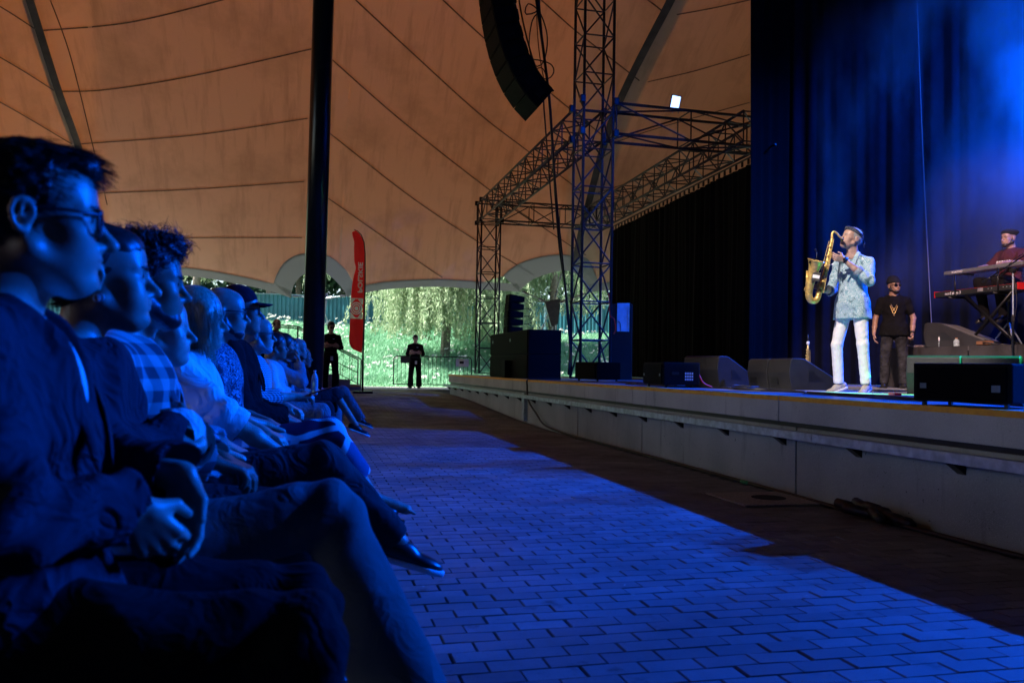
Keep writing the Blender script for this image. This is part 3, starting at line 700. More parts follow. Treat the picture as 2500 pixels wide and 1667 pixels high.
# ------------------------------------------------------------------ stage: wall panels, overhanging fascia slabs, yellow edge, rail, deck
SZ, SX, SY0, SY1 = .776, 3.87, -3.0, 23.0
stage = empty('stage', (0, 0, 0), 0, 'long raised concrete stage with a yellow painted edge and steel rail along its wall', 'stage')
deck = MB(); deck.box(((SX + .26 + 26) / 2, (SY0 + SY1) / 2, SZ - .15), (26 - SX - .26, SY1 - SY0, .30)); deck.build('deck', M_DECK, stage)
jy = [SY0, -.3, 2.9, 6.35, 9.6, 12.8, 16.0, 19.4, SY1]
for a, b in zip(jy, jy[1:]):
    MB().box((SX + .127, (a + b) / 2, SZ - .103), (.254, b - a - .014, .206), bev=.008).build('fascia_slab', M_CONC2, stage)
    mb = MB(); ye = [(-.004, -.034), (-.004, .0), (.0, .004), (.10, .004), (.10, .0005), (.0045, .0005), (.0005, -.003), (.0005, -.034)]; mb.prism([(x + SX, z + SZ) for x, z in ye], a + .008, b - .008); mb.build('yellow_edge', M_YEL, stage)
jw = [SY0, -.25, 2.95, 6.15, 9.38, 11.8, 14.75, 17.8, 20.6, SY1]
for a, b in zip(jw, jw[1:]):
    z0, z1 = min(gz(a), gz(b)) - .06, SZ - .245
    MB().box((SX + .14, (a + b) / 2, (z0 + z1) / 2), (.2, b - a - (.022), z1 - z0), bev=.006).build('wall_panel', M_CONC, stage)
MB().box((SX + .28, (SY0 + SY1) / 2, .36), (.06, SY1 - SY0, .8)).build('core_wall', M_BLACK, stage)
MB().box((SX + .13, (SY0 + SY1) / 2, SZ - .2255), (.16, SY1 - SY0, .037)).build('shadow_gap', M_BLACK, stage)
for a, b in ((SY0, 5.72), (5.722, 12.0), (12.002, SY1 + .25)):
    rl = MB(); rl.box((SX - .085, (a + b) / 2, .475), (.03, b - a - .004, .060), bev=.004); rl.box((SX - .067, (a + b) / 2, .508), (.064, b - a - .004, .006)); r_ = rl.build('rail', M_GALV, stage)
    for dz in (-.014, .014):
        MB().lathe([(.006, 0), (.006, .005), (.003, .007)], 8, Matrix.Rotation(-math.pi / 2, 3, 'Y'), (SX - .10, b - .05, .475 + dz)).build('bolt', M_GALV, r_)
y = -2.5
bk0 = None
while y < SY1:
    if bk0 is None:
        mb = MB(); mb.prism([(0, -.02), (-.085, .0), (-.085, -.012), (0, -.075)], -.035, .035); bk0 = mb.build('bracket', M_BLKM, stage); bk0.location = (SX + .038, y, .446)
    else: dup(bk0, stage, (SX + .038, y, .446))
    y += .98
MB().box((SX + .01, 14.75, .29), (.07, .16, .5)).build('cable_cover', M_GALV, stage)

# seating terrace that climbs away on the audience side
V = []; F = []; n = 0
for k in range(20):
    x = -4.6 - k * .9; z0, z1 = k * .17, (k + 1) * .17
    for (xx, zz) in ((x, z0), (x, z1)): V += [(xx, -14, zz), (xx, 23.5, zz)]
V += [(-22.7, -14, 3.4), (-22.7, 23.5, 3.4), (-22.7, -14, -.05), (-22.7, 23.5, -.05)]
F = [(i * 2, i * 2 + 1, i * 2 + 3, i * 2 + 2) for i in range(len(V) // 2 - 1)]
F += [tuple([i * 2 + 1 for i in range(len(V) // 2)]), tuple(reversed([i * 2 for i in range(len(V) // 2)]))]
tag(mesh_obj('seating_terrace', V, F, mat('terrace_concrete', (.04, .04, .04), .9, var=.3, scale=3)), kind='structure')

V = []; F = []
for i in range(46):
    x, y = rng.uniform(.4, 3.6), rng.uniform(2.2, 10); r = rng.uniform(.004, .012); z = .004; a = rng.uniform(0, 6.28); k = len(V)
    for q in range(4): V.append((x + r * math.cos(a + q * 1.57) * rng.uniform(.5, 1.3), y + r * math.sin(a + q * 1.57) * rng.uniform(.5, 1.3), z + rng.uniform(0, .004)))
    F.append((k, k + 1, k + 2, k + 3))
tag(mesh_obj('litter', V, F, mat('litter_scraps', (.45, .42, .36), .9, var=.5, scale=90)), kind='stuff')
# ------------------------------------------------------------------ the tent roof
def XL(z): return -6.1 + .10 * (z - 3.4)
def XR(z): return 9.2 - .30 * (z - 3.4)
HY = 29.0
def hprof(s):
    if s < 8: return 3.4 + 1.25 * s - .038 * s * s
    return 10.97 + 3.0 * (1 - math.exp(-(s - 8) * .642 / 3.0))
def roof_s(x, y, z):
    """distance up the slope for plan position (x, y); the two side bays fold in towards the camera"""
    return HY - y - .85 * max(0, XL(z) - x) - .85 * max(0, x - XR(z))
def on_roof(px, py):
    d = (P2(px, py, 1) - CAM_POS); t = 5.0
    g = lambda t: (CAM_POS + d * t).z - hprof(roof_s(*(CAM_POS + d * t)))
    prev = None
    while t < 70:
        p = CAM_POS + d * t
        if p.z > hprof(roof_s(*p)) - 1e-6 and roof_s(*p) < 60 or p.z > 13.5: break
        t += .2
    a, b = t - .2, t
    for _ in range(24):
        m = (a + b) / 2; p = CAM_POS + d * m
        if p.z > hprof(roof_s(*p)): b = m
        else: a = m
    return CAM_POS + d * a
def roof_pt(x, s):
    z = hprof(s); y = HY - s - .85 * max(0, XL(z) - x) - .85 * max(0, x - XR(z)); return (x, y, z if abs(x) < 28 else min(z, .1 if x > 0 or y < -9 else 14))  # unseen side edges drop to shut out daylight, left one partly open
def smooth_poly(pts, n):
    """Catmull-Rom resample of surveyed points"""
    P = np.array(pts, float); L = np.r_[0, np.cumsum(np.linalg.norm(np.diff(P, axis=0), axis=1))]; out = []
    for t in np.linspace(0, L[-1], n):
        i = min(len(P) - 2, max(0, np.searchsorted(L, t) - 1)); u = (t - L[i]) / (L[i + 1] - L[i] + 1e-9)
        p0, p1, p2, p3 = P[max(0, i - 1)], P[i], P[i + 1], P[min(len(P) - 1, i + 2)]
        out.append(.5 * ((2 * p1) + (-p0 + p2) * u + (2 * p0 - 5 * p1 + 4 * p2 - p3) * u * u + (-p0 + 3 * p1 - 3 * p2 + p3) * u ** 3))
    return np.array(out)
HEM = [(-60, 722), (140, 700), (320, 680), (420, 672), (480, 675), (560, 688), (640, 705), (690, 719), (711, 727), (712, 712), (718, 694), (730, 678), (748, 665), (770, 660), (793, 664), (812, 678), (829, 695), (842, 712), (847, 724),
       (868, 719), (891, 714), (937, 706), (1001, 701), (1065, 699), (1130, 702), (1180, 706), (1228, 709), (1268, 711), (1273, 704), (1284, 694), (1300, 682), (1320, 673), (1354, 663), (1386, 660), (1410, 671), (1424, 690), (1432, 714), (1470, 709), (1560, 702), (1700, 700)]
COL1 = [(668, 690), (676, 668), (691, 643), (710, 628), (730, 620), (762, 616), (793, 620), (815, 631), (829, 643), (846, 660), (868, 700)]
COL2 = [(1228, 672), (1244, 657), (1261, 646), (1285, 635), (1309, 628), (1340, 622), (1373, 620), (1405, 625), (1437, 634), (1462, 690)]
OUT = [(x, y - 20) for x, y in HEM[0:7]] + COL1 + [(x, y - 19) for x, y in HEM[20:26]] + COL2 + [(x, y - 20) for x, y in HEM[37:]]
hw = [on_roof(x, y + 2) for x, y in OUT]; hx = [p.x for p in hw]; hs = [roof_s(p.x, p.y, p.z) for p in hw]
for i in range(1, len(hx)): hx[i] = max(hx[i], hx[i - 1] + .01)
def hem_s(x): return float(np.interp(x, hx, hs, left=0, right=0))
def leaf_mat(name, c1, c2, trans=.35):
    m = bpy.data.materials.new(name); m.use_nodes = True; n = m.node_tree.nodes; l = m.node_tree.links; b = n['Principled BSDF']; out = [q for q in n if q.type == 'OUTPUT_MATERIAL'][0]
    b.inputs['Roughness'].default_value = .55; b.inputs['Specular IOR Level'].default_value = .3
    g = n.new('ShaderNodeNewGeometry'); c = cmix(n, l, c1, c2, g.outputs['Random Per Island']); l.new(c, b.inputs['Base Color'])
    t = n.new('ShaderNodeBsdfTranslucent'); l.new(c, t.inputs[0]); mx = n.new('ShaderNodeMixShader'); mx.inputs[0].default_value = trans
    l.new(b.outputs[0], mx.inputs[1]); l.new(t.outputs[0], mx.inputs[2]); l.new(mx.outputs[0], out.inputs[0]); return m
def canvas_mat():
    m = bpy.data.materials.new('canvas'); m.use_nodes = True; n = m.node_tree.nodes; l = m.node_tree.links
    for q in list(n):
        if q.type == 'BSDF_PRINCIPLED': n.remove(q)
    out = [q for q in n if q.type == 'OUTPUT_MATERIAL'][0]
    tc = n.new('ShaderNodeTexCoord').outputs['Object']
    mp = n.new('ShaderNodeMapping'); l.new(tc, mp.inputs[0]); mp.inputs['Scale'].default_value = (2.6, .35, .35); mp.inputs['Rotation'].default_value = (0, 0, .35)
    stain = ramp(n, l, noise(n, l, .55, 7, tc, .6), .50, .78); streak = ramp(n, l, noise(n, l, 1.5, 6, mp.outputs[0], .6), .50, .82); fine = ramp(n, l, noise(n, l, 9, 6, tc), .3, .75)
    d = cmix(n, l, (.60, .475, .37), (.38, .295, .225), stain); d = cmix(n, l, d, (.39, .30, .235), streak)
    t = cmix(n, l, (.044, .0108, .0012), (.021, .0056, .0009), stain); t = cmix(n, l, t, (.025, .0066, .0011), streak); t = cmix(n, l, t, (.033, .0084, .0011), fine)
    df = n.new('ShaderNodeBsdfDiffuse'); l.new(d, df.inputs[0]); tr = n.new('ShaderNodeBsdfTranslucent'); l.new(t, tr.inputs[0])
    ad = n.new('ShaderNodeAddShader'); l.new(df.outputs[0], ad.inputs[0]); l.new(tr.outputs[0], ad.inputs[1]); l.new(ad.outputs[0], out.inputs[0])
    return m
M_CANVAS = canvas_mat()
tent = empty('tent_roof', (0, 0, 0), 0, 'huge tan canvas tent roof with dark curved seams and scalloped hem over everything', 'tent roof')
xs = sorted(set([-29, 29, -26, -22, -18, -15, -12, -10, -9] + [round(x, 3) for x in np.arange(-8, 12, .22)] + [round(x, 3) for x in np.arange(-.75, 1.2, .05)] + [round(x, 3) for x in np.arange(6.4, 9.6, .07)] + [13, 15, 18, 22, 26] + [float(x) for x in hx]))
us = list(np.linspace(0, 1, 40) ** 1.0); V = []; F = []
for x in xs:
    s0 = hem_s(x)
    for u in us: V.append(roof_pt(x, s0 + (9 - s0) * u))
m_ = len(us)
for i in range(len(xs) - 1):
    for j in range(m_ - 1): F.append((i * m_ + j, (i + 1) * m_ + j, (i + 1) * m_ + j + 1, i * m_ + j + 1))
mesh_obj('membrane', V, F, M_CANVAS, tent, True)
# unseen opaque backing added to keep the overhead dark; drops at rear against daylight
V = []; F = []; ss = [8.98, 10, 11.5, 13.5, 16, 20, 26, 33, 40, 42, 43.5]
for x in xs:
    for s in ss:
        q = roof_pt(x, min(s, 40)); V.append((q[0], q[1] - max(0, s - 40) * 1.2, q[2] + (0 if s <= 40 else -(4 if s < 43 else 13.9))))
for i in range(len(xs) - 1):
    for j in range(len(ss) - 1): F.append((i * len(ss) + j, (i + 1) * len(ss) + j, (i + 1) * len(ss) + j + 1, i * len(ss) + j + 1))
mesh_obj('light_block_liner', V, F, mat('light_block_cloth', (.035, .022, .016), .95, var=.3, scale=.6), tent, True)
M_SEAM = mat('seam_tape', (.15, .115, .09), .8, var=.3, scale=6); M_HEM = leaf_mat('hem_webbing', (.27, .285, .275), (.27, .285, .275), .06); M_RIDGE = mat('ridge_webbing', (.115, .10, .085), .8, var=.3, scale=2)
def on_roof_strip(name, pix, wid, m, drop=.012, n=26, w2=None):
    pts = [np.array(on_roof(*p)) for p in smooth_poly(pix, n)]; V = []; F = []
    for i, p in enumerate(pts):
        t = unit(pts[min(i + 1, n - 1)] - pts[max(0, i - 1)]); ww = wid + ((w2 or wid) - wid) * i / (n - 1)
        nn = unit(A(0, -.6, -.8)); sd = unit(np.cross(t, nn)) * ww / 2; q = p + nn * drop
        V += [q - sd, q + sd]
    for i in range(n - 1): F.append((i * 2, i * 2 + 1, i * 2 + 3, i * 2 + 2))
    return mesh_obj(name, V, F, m, tent, True)
SEAMS = [[(98, 75), (315, 55), (543, 0), (640, -28)], [(145, 223), (260, 219), (472, 185), (763, 119)], [(185, 352), (472, 330), (751, 289)], [(228, 472), (472, 462), (743, 443)], [(300, 583), (409, 581), (737, 580)],
         [(-20, 5), (20, 28), (92, 75)], [(-20, 128), (60, 175), (132, 221)], [(-20, 238), (60, 283), (176, 352)],
         [(1581, 0), (1600, 14), (1622, 32)], [(1321, 0), (1400, 71), (1480, 134), (1561, 197)], [(1081, 0), (1192, 102), (1384, 260), (1470, 330)], [(868, 0), (1006, 129), (1168, 276), (1289, 369), (1420, 468)],
         [(811, 146), (976, 291), (1196, 464), (1384, 594), (1430, 622)], [(806, 326), (997, 476), (1164, 588), (1300, 668)], [(800, 483), (1020, 637), (1080, 677)],
         [(1652, 36), (1740, 20), (1830, 0)], [(1581, 200), (1700, 172), (1830, 133)], [(1502, 347), (1612, 311), (1830, 250)], [(1460, 470), (1600, 425), (1830, 350)]]
for s in SEAMS: on_roof_strip('seam', s, .038, M_SEAM)
on_roof_strip('ridge_band', [(58, -30), (67, 0), (134, 212), (185, 354), (236, 535), (262, 640)], .30, M_RIDGE, .02)
on_roof_strip('ridge_rope', [(115, -20), (170, 130), (226, 352), (262, 500)], .03, M_SEAM, .014)
on_roof_strip('ridge_band', [(1658, -30), (1644, 0), (1510, 267), (1440, 503), (1408, 640)], .38, M_RIDGE, .02)
def hem_strip(name, inner, outer, n=40):
    a = smooth_poly(inner, n); b = smooth_poly(outer, n); V = []; F = []
    for p, q in zip(a, b):
        for t in (0, .5, 1):
            z = np.array(on_roof(*(p * (1 - t) + q * t))) + A(0, -.012, -.016); V.append(z)
    for i in range(n - 1):
        for j in range(2): F.append((i * 3 + j, i * 3 + j + 1, i * 3 + 4 + j, i * 3 + 3 + j))
    return mesh_obj(name, V, F, M_HEM, tent, True)
up = lambda pts, d: [(x, y - d) for x, y in pts]
hem_strip('hem_band', HEM[0:9], up(HEM[0:9], 20)); hem_strip('hem_band', HEM[18:28], up(HEM[18:28], 19)); hem_strip('hem_band', HEM[36:], up(HEM[36:], 20), 12)
hem_strip('arch_collar', HEM[8:19], COL1, 44)
hem_strip('arch_collar', HEM[27:37], COL2, 44)
# tall steel mast carrying the roof
mast = empty('steel_mast', (.12, 13.1, gz(13.1)), 0, 'tall dark round steel mast rising past the feather flag to the tent roof', 'mast')
b = MB(); b.tube([(0, 0, 0), (.045, -.28, 9.6)], .158, 36); b.build('pole', mat('mast_paint', (.016, .022, .024), .28, .35, bump=.03), mast, True)
b = MB(); b.box((0, 0, .012), (.62, .62, .024), bev=.004); pl = b.build('base_plate', M_BLKM, mast)
for x in (-.22, .22):
    for y in (-.22, .22): MB().lathe([(.022, 0), (.022, .03), (.012, .034), (.012, .05)], 6, c=(x, y, .024)).build('bolt', M_BLKM, pl)
# anchor plates outside the arches with their ties
M_ANCH = mat('anchor_steel', (.30, .38, .42), .5, .4)
def anchor(cx, cy, label, ties):
    p = P2(cx, cy, 28.2); r = empty('tent_anchor', p, 0, label, 'tent anchor', 'anchor plates that hold the tent corners')
    b = MB(); b.prism([(-.26, .34), (.30, .46), (.20, -.40), (-.02, -.48)], -.05, .05); b.build('plate', M_ANCH, r)
    b = MB(); b.tube([(.08, 0, -.45), (.10, .05, -p.z + .1)], .07, 10); b.build('post', M_ANCH, r)
    for (x, y, d) in ties:
        q = P2(x, y, d) - p; st = Vector((.02, 0, .2)) + q.normalized() * .2
        b = MB(); b.bar(st, q, .022, 6); t = b.build('tie', M_GALV, r)
        MB().bar(st.lerp(q, .12), st.lerp(q, .34), .045, 8).build('turnbuckle', M_GALV, t); MB().bar(st.lerp(q, .72), st.lerp(q, .95), .04, 8).build('turnbuckle', M_GALV, t)
anchor(1347, 762, 'pale steel anchor plate on a post seen through the arch behind the trusses', [(1272, 710, 28), (1431, 716, 28), (1372, 664, 28), (1322, 806, 28.6)])
anchor(778, 748, 'steel anchor plate on a post seen through the arch behind the mast', [(713, 722, 28), (846, 722, 28), (790, 665, 28), (805, 800, 28.6)])

# ------------------------------------------------------------------ outside: meadow, fence, trees
M_GRASS = leaf_mat('grass', (.18, .42, .25), (.34, .62, .42)); M_GSOIL = mat('meadow_soil', (.13, .24, .12), .95, scale=3, col2=(.22, .36, .20))
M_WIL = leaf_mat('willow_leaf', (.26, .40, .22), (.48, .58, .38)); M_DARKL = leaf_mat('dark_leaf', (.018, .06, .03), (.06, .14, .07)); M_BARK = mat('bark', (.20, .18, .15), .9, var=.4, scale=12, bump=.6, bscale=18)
M_FLW = mat('white_flower', (.85, .86, .82), .8); M_FLY = mat('yellow_flower', (.75, .5, .05), .8)
gx = list(np.arange(-24, 40, 1.0)); gy = list(np.arange(29.58, 47, .7)); V = [(x, y, meadow_z(x, y)) for y in gy for x in gx]; nx = len(gx)
F = [(j * nx + i, j * nx + i + 1, (j + 1) * nx + i + 1, (j + 1) * nx + i) for j in range(len(gy) - 1) for i in range(nx - 1)]
tag(mesh_obj('meadow_bank', V, F, M_GSOIL), kind='structure')
def blades(N, x0, x1, y0, y1, hmin, hmax, wd, seed):
    g = np.random.default_rng(seed); x = g.uniform(x0, x1, N); y = y0 + (y1 - y0) * g.uniform(0, 1, N) ** 1.0; z = np.array([meadow_z(a, b) for a, b in zip(x, y)])
    pat = .55 + .45 * np.sin(x * 1.3 + 2 * np.sin(y * .9)) * np.sin(y * 1.1 + x * .4); h = (hmin + (hmax - hmin) * g.uniform(0, 1, N)) * (.6 + .6 * np.clip(pat, 0, 1)) * np.clip((y - y0) / 1.6 + .25, .25, 1)
    a = g.uniform(0, 6.28, N); ln = g.normal(0, .55, (N, 2)) * h[:, None]; w_ = wd * g.uniform(.6, 1.5, N)
    dx, dy = np.cos(a) * w_, np.sin(a) * w_; B = np.stack([x, y, z - .03], 1)
    p0 = B + np.stack([dx, dy, 0 * x], 1); p1 = B - np.stack([dx, dy, 0 * x], 1); mid = B + np.stack([ln[:, 0] * .4, ln[:, 1] * .4, h * .62], 1); tip = B + np.stack([ln[:, 0], ln[:, 1], h], 1)
    p2 = mid - np.stack([dx, dy, 0 * x], 1) * .8; p3 = mid + np.stack([dx, dy, 0 * x], 1) * .8
    V = np.stack([p0, p1, p2, p3, tip, tip], 1).reshape(-1, 3); i = np.arange(N)[:, None] * 6
    return V, np.concatenate([np.array([[0, 1, 2, 3]]) + i, np.array([[3, 2, 4, 5]]) + i])
V, F = blades(90000, -9, 15, 29.6, 41.8, .14, .46, .020, 3); V[5::6] += .003
tag(mesh_obj('meadow_grass', V, F, M_GRASS), kind='stuff')
def flowers(name, N, seed, m, x0=-7, x1=14):
    g = np.random.default_rng(seed); V = []; F = []
    for _ in range(N):
        x, y = g.uniform(x0, x1), g.uniform(30.4, 41.4); z = meadow_z(x, y) + g.uniform(.25, .7) * min(1, (y - 29.8) / 1.5); r = g.uniform(.03, .10)
        for k in range(int(g.integers(4, 9))):
            c = A(x, y, z) + g.normal(0, r * .6, 3) * A(1, 1, .4); q = r * g.uniform(.3, .6); t = g.uniform(0, 3); n0 = len(V)
            V += [c + A(math.cos(t), math.sin(t), .2) * q, c + A(-math.sin(t), math.cos(t), -.2) * q, c - A(math.cos(t), math.sin(t), .2) * q, c - A(-math.sin(t), math.cos(t), -.2) * q]; F.append((n0, n0 + 1, n0 + 2, n0 + 3))
            n0 = len(V); V += [c + A(q, 0, q * .7), c + A(0, 0, -q * .7), c + A(-q, 0, -q * .7), c + A(0, 0, q * .8)]; F.append((n0, n0 + 1, n0 + 2, n0 + 3))
    tag(mesh_obj(name, V, F, m), kind='stuff')
flowers('meadow_flowers', 650, 5, M_FLW)
# fence of ribbed blue-green sheets along the top of the bank
FY = 42.2; fz = 2.36
fence = empty('panel_fence', (0, FY, fz), R(-2), 'tall blue-green ribbed sheet fence along the top of the flowering meadow', 'fence')
M_FEN = mat('fence_sheet', (.02, .15, .20), .5, var=.12, scale=1.5); M_FPO = mat('fence_post', (.16, .28, .33), .5)
pp = None
for k in range(-6, 8):
    x0 = k * 3.0
    if pp is None:
        V = []; F = []; nrib = 30
        for i in range(nrib * 2 + 1):
            xx = -1.46 + 2.92 * i / (nrib * 2); yy = .03 if (i // 2) % 2 else -.012; V += [(xx, yy, .05), (xx, yy, 1.98)]
        for i in range(nrib * 2): F.append((i * 2, i * 2 + 2, i * 2 + 3, i * 2 + 1))
        pp = mesh_obj('sheet', V, F, M_FEN, fence); po = MB().box((0, 0, 1.02), (.09, .09, 2.1)).build('post', M_FPO, fence); tr_ = MB().box((0, -.03, 2.0), (2.9, .07, .05)).build('top_rail', M_FPO, fence)
        pp.location = tr_.location = (x0 + 1.5, 0, 0); po.location = (x0, -.02, 0)
    else: dup(pp, fence, (x0 + 1.5, 0, 0)); dup(po, fence, (x0, -.02, 0)); dup(tr_, fence, (x0 + 1.5, 0, 0))
def leaf_cloud(pts, sz, g, hang=0, wid=.5):
    N = len(pts); a = g.normal(0, 1, (N, 3)) + A(0, 0, -hang); a /= np.linalg.norm(a, axis=1)[:, None]; b = np.cross(a, g.normal(0, 1, (N, 3))); b /= np.linalg.norm(b, axis=1)[:, None]
    s = sz * g.uniform(.6, 1.3, (N, 1)); V = np.stack([pts - a * s, pts + b * s * wid, pts + a * s, pts - b * s * wid], 1).reshape(-1, 3)
    return V, np.arange(N * 4).reshape(-1, 4)
def leafy_tree(x, y, z0, H, W, label, m, seed, n=5200, sz=.17, trunk=.2, bot=.25):
    g = np.random.default_rng(seed); r = empty('leafy_tree', (x, y, z0), 0, label, 'tree', 'trees behind the fence')
    b = MB(); b.tube([(0, 0, -.3), (.1, 0, H * .3), (.0, .1, H * .75)], [trunk, trunk * .75, trunk * .3], 9)
    for k in range(7):
        t = g.uniform(0, 6.28); z = H * g.uniform(.25, .6); b.tube([(0.05, 0, z), (math.cos(t) * W * .3, math.sin(t) * W * .3, z + H * .12), (math.cos(t) * W * .42, math.sin(t) * W * .42, z + H * .25)], [trunk * .4, trunk * .25, .02], 6)
    b.build('trunk', M_BARK, r, True)
    cl = g.normal(0, 1, (34, 3)); cl /= np.linalg.norm(cl, axis=1)[:, None]; cl = cl * g.uniform(.35, 1, (34, 1)) * A(W * .5, W * .4, H * (1 - bot) * .48) + A(0, 0, H * (bot + (1 - bot) * .5))
    i = g.integers(0, 34, n); pts = cl[i] + g.normal(0, 1, (n, 3)) * A(W, W, H * .8) * .075
    V, F = leaf_cloud(pts, sz, g); c = mesh_obj('crown', V, F, m, r); return r
def willow(x, y, z0, H, W, label, seed, low, n=190, cz=.62, trunk=.22, sy=.8):
    """trunk, limbs and hanging leafy withes"""
    g = np.random.default_rng(seed); r = empty('willow_tree', (x, y, z0), 0, label, 'willow tree', 'weeping willows on the bank')
    b = MB(); b.tube([(0, 0, -.3), (.1, 0, H * .35), (-.05, .1, H * .8)], [trunk, trunk * .8, trunk * .4], 10)
    for k in range(9):
        t = g.uniform(0, 6.28); b.tube([(0.05, 0, H * .5), (math.cos(t) * W * .25, math.sin(t) * W * .25 * sy, H * .82), (math.cos(t) * W * .45, math.sin(t) * W * .45 * sy, H * .86)], [trunk * .45, trunk * .25, .02], 6)
    b.build('trunk', M_BARK, r, True); P = []; wv = MB()
    cx = g.uniform(-.5, .5, 16) * W; cy = g.uniform(-.5, .5, 16) * W * sy; cb = g.uniform(0, 1, 16) ** 2.2
    for k in range(n):
        j = g.integers(0, 16); px, py = cx[j] + g.normal(0, W * .04), cy[j] + g.normal(0, W * .04); top = H * g.uniform(.72, 1.0) * (1 - .25 * (abs(px) / W * 2) ** 2); bot = low + (H * .35) * cb[j] + g.uniform(0, .6)
        ln = max(.8, top - bot); sx, sy_ = g.normal(0, .10, 2)
        for q in range(int(ln * 48)):
            u = g.uniform(0, 1); sp = .05 + .10 * math.sin(min(1, u * 1.2) * math.pi); P.append((px + sx * u * ln + g.normal(0, sp), py + sy_ * u * ln + g.normal(0, sp), top - ln * u))
    V, F = leaf_cloud(np.array(P), .085, g, 2.2, .24); c = mesh_obj('crown', V, F, M_WIL, r); return r
def gp(px, d): p = P2(px, 890, d); return p.x, p.y
x, y = gp(1085, 35); willow(x, y, meadow_z(x, y), 8.6, 7.0, 'pale green weeping willow hanging low over the meadow left of the far truss tower', 11, .7, 620)
x, y = gp(1345, 37); willow(x, y, meadow_z(x, y), 9.0, 5.0, 'weeping willow framed by the tent arch behind the anchor plate and big truss', 12, 1.5, 300)
x, y = gp(655, 41); willow(x, y, meadow_z(x, y), 8.5, 8.0, 'pale trunked willow in front of the fence, left of the steel mast', 13, 2.2, 120, trunk=.30)
x, y = gp(470, 41); willow(x, y, meadow_z(x, y), 8.5, 6.0, 'sunlit willow above the heads at the left end of the fence', 14, 2.4, 150)
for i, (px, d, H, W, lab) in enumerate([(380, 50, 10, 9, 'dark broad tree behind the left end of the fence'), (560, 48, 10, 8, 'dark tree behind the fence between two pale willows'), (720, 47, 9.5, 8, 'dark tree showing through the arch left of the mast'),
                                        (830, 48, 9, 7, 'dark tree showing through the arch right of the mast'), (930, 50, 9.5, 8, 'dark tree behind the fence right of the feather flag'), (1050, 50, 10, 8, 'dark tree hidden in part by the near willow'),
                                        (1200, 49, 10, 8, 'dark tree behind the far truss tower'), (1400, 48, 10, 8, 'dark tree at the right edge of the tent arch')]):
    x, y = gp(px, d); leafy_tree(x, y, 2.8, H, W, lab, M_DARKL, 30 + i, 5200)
x, y = gp(880, 56)
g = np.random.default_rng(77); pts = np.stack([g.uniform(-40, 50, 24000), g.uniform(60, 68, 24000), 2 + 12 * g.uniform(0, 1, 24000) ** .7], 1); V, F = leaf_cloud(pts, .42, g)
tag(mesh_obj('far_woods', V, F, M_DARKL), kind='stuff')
# ------------------------------------------------------------------ trusses: four chords, each brace a part
UNIT = None
def brace(par, a, b, r=.017, name='brace', m=None):
    global UNIT
    a, b = Vector(a), Vector(b); d = b - a
    if UNIT is None: UNIT = MB().tube([(0, 0, 0), (0, 0, 1)], 1, 7).build(name, M_TRUSS, par); o = UNIT
    else: o = UNIT.copy(); o.name = name; COL.objects.link(o); o.parent = par
    q = d.to_track_quat('Z', 'Y').to_matrix().to_4x4(); M = Matrix.Translation(a) @ q @ Matrix.Diagonal((r, r, d.length, 1))
    o.parent = par; o.matrix_local = M; return o
def truss(name, a, b, w, hgt, label, group, step=.72, faces='0123', side=None):
    a, b = Vector(a), Vector(b); d = (b - a); L = d.length; d.normalize()
    s = Vector((1, 0, 0)) if abs(d.z) > .9 else Vector((-d.y, d.x, 0)).normalized(); u = d.cross(s); s, u = s * w / 2, u * hgt / 2
    r = empty(name, a, 0, label, 'truss', group); C = [s + u, s - u, -s - u, -s + u]
    for c in C:
        ob = MB().tube([c, c + d * L], .028, 10).build('chord', M_TRUSS, r, True)
    n = max(1, round(L / step)); st = L / n
    for fi in range(4):
        c0, c1 = C[fi], C[(fi + 1) % 4]
        for k in range(n + 1): brace(r, c0 + d * st * k, c1 + d * st * k, .015)
        for k in range(n):
            if k % 2: brace(r, c0 + d * st * k, c1 + d * st * (k + 1))
            else: brace(r, c1 + d * st * k, c0 + d * st * (k + 1))
    return r
TX, TY = 5.41, 15.62
g_ = 'trusses of the stage roof frame'
truss('truss_tower', (TX, TY, SZ + .03), (TX, TY, 10.4), .60, .60, 'near tall blue-lit lattice truss tower beside the hanging line array', g_, .74)
truss('truss_tower', (5.52, 25.75, SZ + .03), (5.52, 25.75, 5.5), .60, .60, 'far dark lattice truss tower standing behind the black subwoofer stacks', g_, .74)
truss('truss_beam', (TX, TY + .36, 5.86), (5.50, 26.1, 5.86), .60, .60, 'long lattice truss beam running from the near tower to the far tower', g_, .80)
truss('truss_beam', (TX + .36, TY, 5.86), (8.95, TY + .05, 5.86), .60, .60, 'short blue-lit truss beam with a floodlight on top, right of the near tower', g_, 1.3)
truss('truss_beam', (5.86, 25.75, 5.86), (8.95, 25.75, 5.86), .60, .60, 'short dark truss beam crossing from the far tower to the rear', g_, .95)
truss('truss_beam', (8.66, 15.05, 5.86), (9.0, 26.1, 5.86), .60, .60, 'long rear lattice truss beam above the black side drape', g_, .80)
for (x, y, z, lab) in ((TX, TY, 5.86, 'dark corner block joining the beams to the near truss tower'), (5.52, 25.75, 5.86, 'dark corner block on top of the far truss tower')):
    r = empty('corner_block', (x, y, z), 0, lab, 'corner block', 'corner blocks of the roof frame')
    for sx in (-1, 1):
        for sy in (-1, 1):
            for sz in (-1, 1): MB().box((sx * .34, sy * .34, sz * .31), (.10, .10, .14), bev=.01).build('clamp', M_BLKM, r)
    if z > 5 and y > 20:
        for sx in (-1, 1):
            for sy in (-1, 1): brace(r, (sx * .3, sy * .3, -.36), (sx * .3, sy * .3, .3), .028)
        for q in (-.3, .3):
            brace(r, (-.3, q, .3), (.3, q, .3), .024); brace(r, (q, -.3, .3), (q, .3, .3), .024); brace(r, (-.3, q, -.3), (.3, q, .3), .017)
